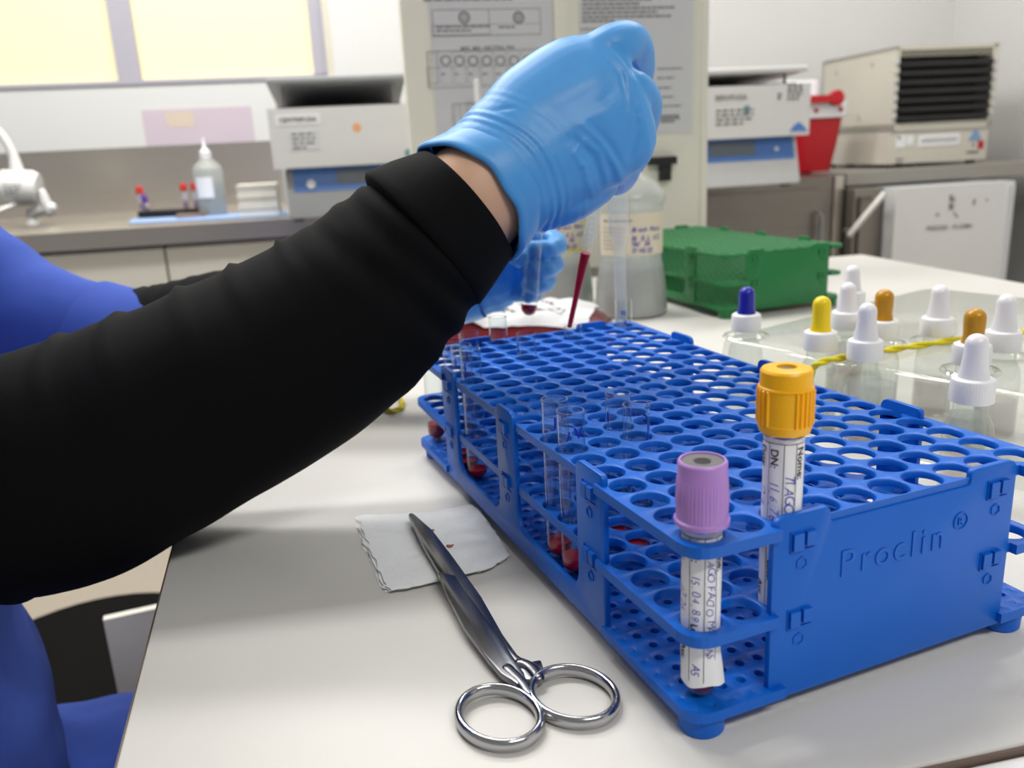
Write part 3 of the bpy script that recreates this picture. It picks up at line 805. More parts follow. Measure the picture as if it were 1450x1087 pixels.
# ------------------------------------------------------------------ reagent bottles
def reagent_bottle(px, py, label, seed, band=False, sc=1.0, rot=0):
    p = onz(px, py, 0); p = p + V((AF.x, AF.y, 0)).normalized() * 40
    t = thing('reagent_bottle', p, label, 'bottle', math.atan2(AR.y, AR.x) + rot)
    k = sc
    def sq(a, z): # squarish section with rounded corners
        return 0
    b = bmesh.new()
    prof = [(0, 0), (40, 0), (43, 2), (43.5, 8), (41, 40), (37.5, 62), (36.5, 68), (37.5, 72), (38.5, 124), (39.5, 130), (41.5, 133), (42, 138), (40, 142), (33, 152), (14, 166), (11.5, 169), (10.5, 176)]
    lathe(b, [(r*k, z*k) for r, z in prof], 40); finish(b, 'body', HDPE, t, smooth=50)
    b = bmesh.new(); lathe(b, [(0, 2), (41, 3), (42, 8), (39.6, 40), (36.6, 58), (0, 58)], 36); 
    for v in b.verts: v.co *= k
    finish(b, 'liquid', LIQ, t)
    b = bmesh.new(); lathe(b, [(0, 168), (12.5, 168), (13, 170), (12.6, 182), (8, 186), (4.6, 190), (3.2, 214), (2.4, 217), (0, 217)], 28)
    for v in b.verts: v.co *= k
    finish(b, 'spout_cap', WPLAST, t)
    b = bmesh.new(); n = 40; r = 38.9*k; a0, a1 = -PI/2 - 1.25, -PI/2 + 1.25
    vs = [(b.verts.new((math.cos(a0+(a1-a0)*i/n)*r*.985, math.sin(a0+(a1-a0)*i/n)*r*.985, 74*k)), b.verts.new((math.cos(a0+(a1-a0)*i/n)*r, math.sin(a0+(a1-a0)*i/n)*r, 122*k))) for i in range(n+1)]
    for i in range(n): b.faces.new((vs[i][0], vs[i+1][0], vs[i+1][1], vs[i][1]))
    lab = finish(b, 'paper_label', LABELP, t, smooth=60)
    def cyl(src, dz, off):
        for v in src.verts:
            a = -PI/2 + v.co.x / r; v.co = V((math.cos(a)*(r+.35), math.sin(a)*(r+.35), v.co.y))
    b = bmesh.new()
    words(b, (-40, 113*k, 0), (1, 0, 0), (0, 1, 0), 78, 1, 5, 1.6, seed, (4, 9), 1.5, 0)
    words(b, (-42, 105*k, 0), (1, 0, 0), (0, 1, 0), 30, 6, 4.6, .7, seed+1, (3, 8), 1.2, 0)
    cyl(b, 0, 0); finish(b, 'printed_text', GREYP, lab, smooth=0)
    b = bmesh.new(); rnd = random.Random(seed)
    for row, (w_, y_) in enumerate(((26, 101), (30, 91), (22, 85), (16, 77))):
        xx = -4
        for ch in ('Block Puro', 'RI 0 L 1/2', 'Val 26', '7/10/22')[row]:
            flat_text(b, ch, 7.4, (xx, y_*k, 0), (1, 0, 0), (0, 1, 0), off=0, shear=.2, bold=.12); xx += 3.7
    cyl(b, 0, 0); finish(b, 'handwriting', PEN, lab, smooth=0)
    if band:
        b = bmesh.new(); lathe(b, [(37.6*k, 73), (39.4*k, 73.4), (39.4*k, 75.8), (37.8*k, 76)], 40); finish(b, 'yellow_elastic_band', YST, t, smooth=60)
    return t
reagent_bottle(901, 452, 'milky reagent bottle with violet handwriting, right of the pair behind the blue rack', 3, False, 1.0)
reagent_bottle(797, 440, 'milky reagent bottle with a yellow elastic band, behind the gloved hands and the pipette', 8, True, 1.0)
# ------------------------------------------------------------------ blood bag
bp = onz(735, 487, 0) + V((AF.x, AF.y, 0)).normalized() * 46
t = thing('blood_bag', (bp.x, bp.y, 0), 'dark red blood bag with a crumpled white label, lying behind the blue rack', 'blood bag', math.atan2(AR.y, AR.x) - .1)
def pillow(b, w, h, zt, seed, nx=30, ny=20, z0=0, edge=.35):
    top, bot = [], []
    for i in range(nx+1):
        rt, rb = [], []
        for j in range(ny+1):
            u, v = 2*i/nx - 1, 2*j/ny - 1
            f = max(0, (1 - abs(u)**4)*(1 - abs(v)**4))**.55
            z = zt*f*(1 + .25*noise.noise(V((u*2.4, v*2.4, seed)))) + 1.2
            rx = w*u*(1 - .06*(1-abs(v))) ; ry = h*v
            rt.append(b.verts.new((rx, ry, z0 + z))); rb.append(b.verts.new((rx, ry, z0)))
        top.append(rt); bot.append(rb)
    for i in range(nx):
        for j in range(ny):
            b.faces.new((top[i][j], top[i+1][j], top[i+1][j+1], top[i][j+1])); b.faces.new((bot[i][j], bot[i][j+1], bot[i+1][j+1], bot[i+1][j]))
    for i in range(nx):
        b.faces.new((top[i][0], bot[i][0], bot[i+1][0], top[i+1][0])); b.faces.new((top[i][ny], top[i+1][ny], bot[i+1][ny], bot[i][ny]))
    for j in range(ny):
        b.faces.new((top[0][j], top[0][j+1], bot[0][j+1], bot[0][j])); b.faces.new((top[nx][j], bot[nx][j], bot[nx][j+1], top[nx][j+1]))
b = bmesh.new(); pillow(b, 105, 64, 30, 2); bag = finish(b, 'bag_film', BAGRED, t, smooth=60)
def lab_h(x, y):
    v = (y + 4 + 3*(x - 12)/72)/(54 + 18/72); u = (x - 12 - 6*v)/72
    U, Vv = x/105, y/64
    f = max(0, (1 - abs(U)**4)*(1 - abs(Vv)**4))**.55
    return 30*f*(1 + .25*noise.noise(V((U*2.4, Vv*2.4, 2)))) + 2.6 + 4.2*abs(noise.noise(V((u*2.2, v*2.2, 9)))) + 2.0*abs(noise.noise(V((u*5, v*5, 3)))) + 16*max(0, -u - .5)*(1+.3*math.sin(v*4)) + 9*max(0, abs(v) - .75)
b = bmesh.new(); nx, ny = 48, 34; g = []
for i in range(nx+1):
    row = []
    for j in range(ny+1):
        u, v = 2*i/nx - 1, 2*j/ny - 1; x, y = 12 + 72*u + 6*v, -4 + 54*v - 3*u
        z = lab_h(x, y)
        row.append(b.verts.new((x, y, z)))
    g.append(row)
for i in range(nx):
    for j in range(ny): b.faces.new((g[i][j], g[i+1][j], g[i+1][j+1], g[i][j+1]))
lab = finish(b, 'crumpled_paper_label', mat('matt_label_paper', '#d2d2d3', .85, var=.03), bag, smooth=50)
def on_label(px_u, v):   # height of the label at (u, v)
    i = min(nx, max(0, round((px_u+1)/2*nx))); j = min(ny, max(0, round((v+1)/2*ny))); return V((12 + 72*px_u + 6*v, -4 + 54*v - 3*px_u, 0))
b = bmesh.new()
def drape(src):
    for vtx in src.verts: vtx.co.z = lab_h(vtx.co.x, vtx.co.y) + .7
s_ = bmesh.new()
a_ = .5; X = (math.cos(a_), -math.sin(a_), 0); Y = (math.sin(a_), math.cos(a_), 0)
rect_line(s_, (20, -26, 0), X, Y, 0, 0, 34, 12, 1.0); words(s_, (22, -18, 0), X, Y, 30, 2, 5, 3.4, 5, (3, 6), 1.2)
words(s_, (2, -6, 0), X, Y, 18, 2, 5, 4, 6, (3, 7), 1.0); words(s_, (26, 4, 0), X, Y, 26, 1, 4, 2.6, 9, (3, 5), 2.0); words(s_, (-20, -22, 0), X, Y, 28, 2, 6, 3.2, 19, (3, 8), 2.0)
bmesh.ops.subdivide_edges(s_, edges=s_.edges, cuts=2, use_grid_fill=True); drape(s_); join(b, s_)
finish(b, 'printed_text', BLK, lab, smooth=0)
b = bmesh.new()
pp, rr = cat([(-70, -40, 26), (-95, -60, 20), (-120, -40, 10), (-150, -20, 6)], [3, 3, 3, 3], 8); loft(b, pp, rr, 12); finish(b, 'tubing', BAGRED, bag, smooth=60)

# ------------------------------------------------------------------ document stand on the table
qL = at(590, 300, 1330); qR = at(999, 300, 1440)
dx = V((qR.x - qL.x, qR.y - qL.y, 0)); WB = dx.length; dx.normalize(); ab = math.atan2(dx.y, dx.x); nb = V((dx.y, -dx.x, 0))
B0 = V((qL.x, qL.y, 0))
t = thing('document_stand', B0, 'tall cream double document stand holding two printed sheets, at the far end of the table', 'document stand', ab)
b = bmesh.new(); box(b, 0, 0, 0, WB, 30, 560, 4); finish(b, 'board', CREAM, t)
b = bmesh.new(); xm = WB*.495; box(b, xm - 9, -7, 150, xm + 9, 1, 560, 2); finish(b, 'centre_rib', CREAM, t)
b = bmesh.new(); box(b, WB - 11, -4, 0, WB, 1, 560, 1.5); finish(b, 'edge_trim', CREAM, t)
b = bmesh.new(); box(b, -4, -8, 0, 26, 90, 10, 3); finish(b, 'foot', CREAM, t)
b = bmesh.new(); box(b, WB - 50, -12, 0, WB + 10, 90, 10, 3); finish(b, 'foot', CREAM, t)
def onb(px, py):
    p = hit(px, py, B0 - nb * -.0, nb); d = p - B0; return V((d.dot(dx), p.z))
def sheet(name, corners, label, fill):
    pts = [onb(*c) for c in corners]
    x0, x1 = min(p.x for p in pts), max(p.x for p in pts); z0, z1 = min(p.y for p in pts), max(p.y for p in pts)
    o = thing(name, B0 + dx*x0 + V((0, 0, z0)) + nb*.6, label, 'printed sheet', ab)
    b = bmesh.new(); box(b, 0, -.6, 0, x1-x0, 0, z1-z0); pg = finish(b, 'page', mat('sleeved_paper', '#dcdcde', .3, var=.02), o)
    b = bmesh.new(); fill(b, lambda px, py: V((onb(px, py).x - x0, 0, onb(px, py).y - z0))); finish(b, 'print', mat('document_print', '#7c7a7a', .6), pg, smooth=0)
    b = bmesh.new(); box(b, -3, -1.9, -3, x1-x0+3, -1.7, z1-z0+3); finish(b, 'plastic_sleeve', thin_glass('sleeve_film', '#ffffff', .35, .12, .02, 3), o)
X_, Z1 = V((1, 0, 0)), V((0, 0, 1))
def fill_l(b, P):
    def rl(a, c, t_=.9):
        p, q = P(*a), P(*c); rect_line(b, (0, -.7, 0), X_, Z1, p.x, q.z, q.x, p.z, t_, .2)
    O = lambda px, py: P(px, py) + V((0, -.7, 0))
    rl((611, 14), (766, 49)); rl((611, 14), (694, 49)); rl((611, 36), (766, 49), .6)
    for cx in (657, 734): ring_flat(b, O(cx, 25), X_, Z1, 6.4, 9.2, .2); ring_flat(b, O(cx, 25), X_, Z1, 2.5, 4.4, .2)
    words(b, O(617, 40), X_, Z1, 84, 2, 5.5, 2.6, 2, (5, 12), 1.6, .2); words(b, O(706, 40), X_, Z1, 52, 1, 5.5, 2.6, 3, (5, 12), 1.6, .2)
    words(b, O(600, 2), X_, Z1, 180, 1, 6, 3, 20, (6, 16), 2, .2)
    flat_text(b, 'MIX, MIS, NEUTRA, PAI', 8.5, O(652, 72), X_, Z1, off=.2, bold=.2)
    rl((604, 73), (790, 119)); rl((604, 73), (621, 119)); rl((604, 96), (790, 119), .6)
    for k in range(8):
        cx = 631 + k*19.3; ring_flat(b, O(cx, 86), X_, Z1, 5.8, 8.0, .2); words(b, O(cx - 6, 106), X_, Z1, 13, 1, 4, 2.2, 30+k, (4, 12), 1.5, .2)
        rl((622 + k*19.3, 73), (641 + k*19.3, 119), .5)
    for k in range(8): flat_text(b, 'MARCADOR'[k], 4.5, O(609, 79 + k*5.2), X_, Z1, off=.2)
    flat_text(b, 'PAI', 8.5, O(685, 143), X_, Z1, off=.2, bold=.2)
    rl((640, 147), (790, 205)); rl((640, 147), (655, 205)); rl((660, 147), (678, 205), .5)
    for k in range(8): flat_text(b, 'MARCADOR'[k], 4.5, O(644, 154 + k*6), X_, Z1, off=.2)
    ring_flat(b, O(671, 162), X_, Z1, 5.6, 7.6, .2)
    words(b, O(607, 206), X_, Z1, 60, 1, 5, 2.4, 44, (5, 12), 1.6, .2)
def fill_r(b, P):
    O = lambda px, py: P(px, py) + V((0, -.7, 0))
    for k in range(5): words(b, O(824, 2 + k*6.1), X_, Z1, 196, 1, 5, 3.2, 50+k, (5, 15), 1.4, .2)
    words(b, O(824, 32), X_, Z1, 90, 1, 5, 3.2, 61, (5, 15), 1.4, .2); words(b, O(822, 43), X_, Z1, 120, 1, 5, 2.4, 62, (4, 9), 1.6, .2)
    for k, y in enumerate((99, 112, 126, 139, 152)): words(b, O(930, y), X_, Z1, 58, 1, 5, 2.6, 70+k, (4, 11), 1.6, .2)
    words(b, O(935, 166), X_, Z1, 34, 3, 4.5, 3.4, 90, (5, 12), .6, .2)
sheet('printed_sheet', [(596, -150), (788, 212)], 'sheet of boxed diagrams with rows of circles, left half of the cream stand', fill_l)
sheet('printed_sheet', [(816, -150), (979, 186)], 'densely printed text sheet with a signature, right half of the cream stand', fill_r)
# black bracket low on the stand
k0_, k1_ = onb(917, 223), onb(954, 255); bw = k1_.x - k0_.x; bh_ = k0_.y - k1_.y
b = bmesh.new(); box(b, 0, -14, bh_*.68, bw, 0, bh_, 2); box(b, bw*.42, -12, 0, bw*.8, 0, bh_*.7, 2)
o = finish(b, 'black_bracket', BLACKP, None, B0 + dx*k0_.x + V((0, 0, k1_.y)) + nb*.2, ab)
tag(o, 'small black bracket low on the cream document stand, above the right reagent bottle', 'bracket')
# thin white stick leaning on the stand
p1 = at(675, 116, 1262)
pb_ = V((p1.x - 6, p1.y - 30, 0))
b = bmesh.new(); loft(b, [pb_ - p1 + V((0,0,1)), (pb_ - p1)*.5, V((0, 0, 0))], [6.4, 6.2, 4.6], 16)
o = finish(b, 'plastic_stick', mat('offwhite_stick', '#d9d9d4', .5), None, p1, smooth=60)
tag(o, 'thin white plastic stick upright in front of the boxed diagrams, behind the glove', 'stick')

# ------------------------------------------------------------------ room
RZ = -TH
def froom(pxl, pxr, pyb, pyt, D, z=None):
    """front face of something squared to the room: base-left point, width, height"""
    P = at(pxl, pyb, D) if z is None else onz(pxl, pyb, z)
    Q = hit(pxr, pyb, P, D_); T = hit(pxl, pyt, P, D_)
    return P, (Q - P).dot(E_), T.z - P.z
def onwall(px, py, off=0):
    return hit(px, py, W0 - D_*off, D_)
W0 = at(725, 200, 3075)
def wl(p): d = p - W0; return d.dot(E_), d.dot(D_), p.z
def structure(name, bm, m, smooth=30):
    o = finish(bm, name, m, None, V((W0.x, W0.y, 0)), RZ, smooth); o['kind'] = 'structure'; return o
CEIL = 2000.0
ec = wl(onwall(1349, 40))[0]                    # corner with the right wall
eL = -3600
b = bmesh.new()
win_l, win_r = wl(onwall(-420, 60))[0], wl(onwall(470, 60))[0]
zs_ = onwall(230, 116).z; zt_ = zs_ + 900
box(b, eL, 0, FLOOR, ec + 120, 120, zs_); box(b, eL, 0, zt_, ec + 120, 120, CEIL)
box(b, eL, 0, zs_, win_l, 120, zt_); box(b, win_r, 0, zs_, ec + 120, 120, zt_)
structure('wall_back', b, WALLM)
b = bmesh.new(); box(b, ec, -5200, FLOOR, ec + 120, 0, CEIL); structure('wall_right', b, WALLM)
FLOORM = mat('speckled_beige_floor', '#a59c8e', .45, var=.12, nscale=120)
b = bmesh.new(); box(b, eL, -5200, FLOOR - 60, ec + 120, 120, FLOOR); structure('floor', b, FLOORM)
b = bmesh.new(); box(b, eL, -5200, CEIL, ec + 120, 120, CEIL + 60); structure('ceiling', b, WALLM)
# window: frame, mullion and two pale yellow lit panes
FRM = mat('grey_window_frame', '#b3b0bb', .5, var=.03); REV = mat('beige_reveal', '#d8d2c2', .6)
PANE = mat('yellow_lit_pane', '#e9dfb6', .6, emit='#fcedb6', estr=.36, var=.03, nscale=3)
mu0, mu1 = wl(onwall(157, 60))[0] , wl(onwall(190, 60))[0]
fr = wl(onwall(440, 60))[0]
b = bmesh.new()
box(b, win_l, 20, zs_, win_r - 24, 70, zs_ + 10, 1); box(b, win_l, 20, zt_ - 40, win_r - 24, 70, zt_, 1)
box(b, fr, 20, zs_, win_r - 24, 70, zt_, 1); box(b, win_l, 20, zs_, win_l + 40, 70, zt_, 1)
box(b, win_l, -6, zs_ - 6, win_r, 30, zs_, 1)
wf = structure('window_1', b, FRM)
b = bmesh.new(); box(b, mu0, 16, zs_, mu1, 68, zt_, 1); finish(b, 'mullion', FRM, wf)
b = bmesh.new(); box(b, win_r - 24, 0, zs_, win_r, 100, zt_, 1); finish(b, 'reveal', REV, wf)
for a, c in ((win_l + 40, mu0), (mu1, fr)):
    b = bmesh.new(); box(b, a, 40, zs_ + 10, c, 46, zt_ - 40); finish(b, 'pane', PANE, wf)
# pinkish notice on the wall
def wall_rect(name, c0, c1, m, label, catg, th=1.5, off=0):
    a = wl(onwall(*c0)); c = wl(onwall(*c1))
    o = thing(name, W0 + E_*a[0] + V((0, 0, c[2] - W0.z)), label, catg, RZ)
    b = bmesh.new(); box(b, 0, -th, 0, c[0]-a[0], -.1, a[2]-c[2]); finish(b, 'sheet', m, o); return o, c[0]-a[0], a[2]-c[2]
o, w, h = wall_rect('wall_notice', (200, 156), (362, 203), mat('pinkish_notice', '#cfc0cb', .6, var=.04, nscale=8), 'faded pinkish notice on the wall above the steel splashback', 'notice')
b = bmesh.new(); prism(b, round_poly([(w*.22, h*.55), (w*.46, h*.5), (w*.46, h*.95), (w*.2, h*.9)], 12), -2.2, -1.4, 'xz'); finish(b, 'peach_picture', mat('peach_print', '#d9c8b6', .6), o)

# ------------------------------------------------------------------ steel counter with sink splashback
C0 = at(237, 320, 2050); ZC = C0.z
def cl(p): d = p - C0; return d.dot(E_), d.dot(D_)
cw = (W0 - C0).dot(D_)                          # counter depth
ce0, ce1 = -2100, cl(hit(585, 320, C0, D_))[0] + 300
t = thing('steel_counter', V((C0.x, C0.y, FLOOR)), 'long stainless steel counter with splashback under the window', 'counter', RZ)
H0 = ZC - FLOOR
lip = 320 - 345
lh = (onz(237, 320, ZC).z - hit(237, 346, C0, D_).z)
b = bmesh.new(); box(b, ce0, 0, H0 - lh, ce1, cw - 4, H0, 4); finish(b, 'worktop', STEEL, t)
sbz = onwall(200, 208).z - FLOOR
b = bmesh.new(); box(b, ce0, cw - 22, H0, cl(onwall(395, 210))[0], cw - 3, sbz, 3); finish(b, 'splashback', STEEL, t)
# white cupboards below, one cabinet a thing each
CABW = mat('cream_cupboard', '#dedbd2', .45, var=.02)
gap = cl(hit(237, 380, C0 + D_*25, D_))[0]
for k, (a, c, lab) in enumerate(((gap - 900, gap - 3, 'cream base cupboard under the steel counter, left of the dark door gap'), (gap + 3, gap + 760, 'cream base cupboard under the steel counter, right of the dark door gap'))):
    o = thing('base_cupboard', V((C0.x, C0.y, FLOOR)) + E_*a + D_*25, lab, 'cupboard', RZ)
    w = c - a; hh = H0 - lh - 6
    b = bmesh.new(); box(b, 0, 20, 60, w, cw - 60, hh, 2); box(b, 15, 60, 0, w - 15, cw - 80, 62); finish(b, 'carcass', CABW, o)
    for q in (0, 1):
        b = bmesh.new(); box(b, q*w/2 + (0 if q == 0 else 2), 0, 64, (q+1)*w/2 - (2 if q == 0 else 0), 19, hh - 4, 3); dr = finish(b, 'door', CABW, o)
        b = bmesh.new(); xx = w/2 - 40 if q == 0 else w/2 + 40; loft(b, [(xx, -1, hh - 190), (xx, -26, hh - 180), (xx, -26, hh - 70), (xx, -1, hh - 60)], [5]*4, 10); finish(b, 'handle', CHROME, dr)

def onc(px, py): return onz(px, py, ZC)
def cthing(name, px, py, label, catg, **k): return thing(name, onc(px, py), label, catg, RZ, **k)
def px2mm(px, py): return (onc(px, py) - CAM).dot(AF) / FP
# water heater tap at the left
p = onc(47, 318); s = px2mm(47, 318)
t = thing('electric_tap', p, 'white electric tap with a curved spout, at the left end of the steel counter', 'tap', RZ)
WT = mat('white_tap_plastic', '#e6e5e2', .3, var=.02)
b = bmesh.new(); lathe(b, [(0, 0), (11*s, 0), (11*s, 2*s), (6*s, 6*s), (4.5*s, 9*s), (4.5*s, 22*s), (0, 22*s)], 24); finish(b, 'base', WT, t)
b = bmesh.new(); loft(b, [(0, 0, 14*s), (16*s, -10, 20*s), (30*s, -20, 22*s)], [6.5*s, 7.5*s, 8.5*s], 18); loft(b, [(28*s, -20, 18*s), (25*s, -22, 32*s), (24*s, -22, 44*s)], [8*s, 7*s, 5*s], 16); finish(b, 'handle_valve', WT, t, smooth=60)
b = bmesh.new(); loft(b, [(-27*s, -5, 52*s), (-25*s, -5, 52*s), (12*s, -5, 50*s), (18*s, -5, 49*s)], [23*s, 25*s, 24*s, 20*s], 28, dome=False); body = finish(b, 'heater_body', WT, t, smooth=50)
b = bmesh.new(); words(b, (-18*s, -5 - 25.5*s, 55*s), (1, 0, 0), (0, 0, 1), 22*s, 3, 5*s, 2*s, 4, (6, 16), 4, 0); finish(b, 'printed_text', GREYP, body, smooth=0)
b = bmesh.new(); pp, rr = cat([(-6*s, -5, 74*s), (-8*s, -5, 100*s), (-20*s, -5, 128*s), (-48*s, -5, 150*s)], [9*s, 6*s, 5.4*s, 5*s], 8); loft(b, pp, rr, 16); finish(b, 'hose', WT, t, smooth=60)
b = bmesh.new(); pp, rr = cat([(-10*s, -25, 30*s), (-26*s, -60, 24*s), (-44*s, -70, 16*s)], [3.5*s]*3, 6); loft(b, pp, rr, 12); finish(b, 'spout', WT, t, smooth=60)
# blue cloth, black rack with four capped tubes
CL = mat('pale_blue_cloth', '#8ea6cf', .9, var=.08, bump=.3)
def slab_poly(pts, z0, z1, name, m, label, catg, bev=.6):
    q = [onz(px, py, z0 + ZC) for px, py in pts]; o0 = q[0]
    b = bmesh.new(); prism(b, [(p.x-o0.x, p.y-o0.y) for p in q], 0, z1 - z0, 'xy', bev)
    return tag(finish(b, name, m, None, o0), label, catg)
slab_poly([(182, 318), (410, 306), (404, 299), (188, 311)], .2, 4, 'folded_cloth', CL, 'pale blue cloth spread along the front of the steel counter', 'cloth')
slab_poly([(250, 309), (292, 306), (290, 302), (252, 304.5)], 4.2, 12, 'brown_pad', mat('brown_pad', '#7d6a64', .8), 'small brownish pad on the pale blue cloth', 'pad')
k0 = onz(196, 309, ZC + 4.2); k1 = onz(288, 304.5, ZC + 4.2); dk = (k1 - k0); wk = dk.length; ak = math.atan2(dk.y, dk.x)
t = thing('low_tube_tray', k0, 'low black tray holding red and purple capped tubes on the steel counter', 'tray', ak)
b = bmesh.new(); box(b, 0, 0, 0, wk, 90, 18, 3); finish(b, 'tray', BLACKP, t)
RC = mat('red_cap', '#c22018', .4); PC = mat('purple_cap', '#5c2a86', .4)
for px, pyb, pyt, cm, lab, zz in ((203, 303, 263, RC, 'red-capped tube at the left end of the low black tray', 4), (211, 303, 275, PC, 'purple-capped tube leaning against a red-capped one in the low black tray', 4),
                             (265, 300, 259, RC, 'red-capped tube in the middle of the low black tray, just left of the wash bottle', 4), (280, 300, 258, RC, 'red-capped tube half hidden by the wash bottle', 4)):
    f = hit(px, pyb, k0 + D_*38, D_); hh = hit(px, pyt, f, D_).z - (ZC + 22.6)
    t = thing('sample_tube', V((f.x, f.y, ZC + 22.6)), lab, 'sample tube')
    if px == 211: t.rotation_euler = (0, -.18, 0)
    b = bmesh.new(); lathe(b, [(0, 0), (5, 1), (7, 4), (7, hh - 18), (0, hh - 18)], 18); finish(b, 'tube', mat('labelled_tube', '#d8d4dc', .4), t)
    b = bmesh.new(); lathe(b, [(7.2, hh - 22), (9.4, hh - 21), (9.4, hh - 1), (8.6, hh), (0, hh)], 18); finish(b, 'cap', cm, t)
    b = bmesh.new(); lathe(b, [(5.2, 1.5), (7.2, 5), (7.2, (hh-20)*.45), (7.0, (hh-20)*.45)], 18); finish(b, 'contents', mat('pinkish_contents', '#a58aa8', .4), t)
# wash bottle
p = onc(303, 306); s = px2mm(303, 306)
t = thing('wash_bottle', p, 'translucent wash bottle with a thin nozzle on the steel counter', 'bottle', RZ)
b = bmesh.new(); lathe(b, [(0, 0), (18*s, 0), (19*s, 2*s), (20*s, 62*s), (17*s, 70*s), (8*s, 78*s), (7*s, 82*s)], 32); finish(b, 'body', HDPE, t, smooth=50)
b = bmesh.new(); lathe(b, [(0, 1*s), (17*s, 1*s), (18.4*s, 44*s), (0, 44*s)], 28); finish(b, 'liquid', LIQ, t)
b = bmesh.new(); lathe(b, [(7.6*s, 80*s), (7.6*s, 88*s), (4*s, 91*s), (2.2*s, 94*s), (1.4*s, 106*s), (0, 107*s)], 24); finish(b, 'nozzle_cap', WPLAST, t)
b = bmesh.new(); n = 12
for k in range(n):
    a, c = -2.4 + k*.1, -2.3 + k*.1; r = 20.4*s; quad(b, (r*math.cos(a), r*math.sin(a), 26*s), (r*math.cos(c), r*math.sin(c), 26*s), (r*math.cos(c), r*math.sin(c), 54*s), (r*math.cos(a), r*math.sin(a), 54*s))
finish(b, 'paper_label', PAPER, t)
# paper napkins
p, w, h = froom(340, 396, 307, 262, 0, ZC + 4.2)
t = thing('napkin_stack', p, 'stack of white paper napkins with a frayed top, left of the grey centrifuge', 'napkins', RZ)
NAP = mat('napkin_paper', '#f4f0e6', .9, var=.06, nscale=20, bump=.3)
for k in range(9):
    b = bmesh.new(); j = .012*w*math.sin(k*2.1); box(b, j, j, k*h/9, w + j*.6, 110 + j, (k + 1)*h/9, 1); finish(b, 'napkin_fold', NAP, t)

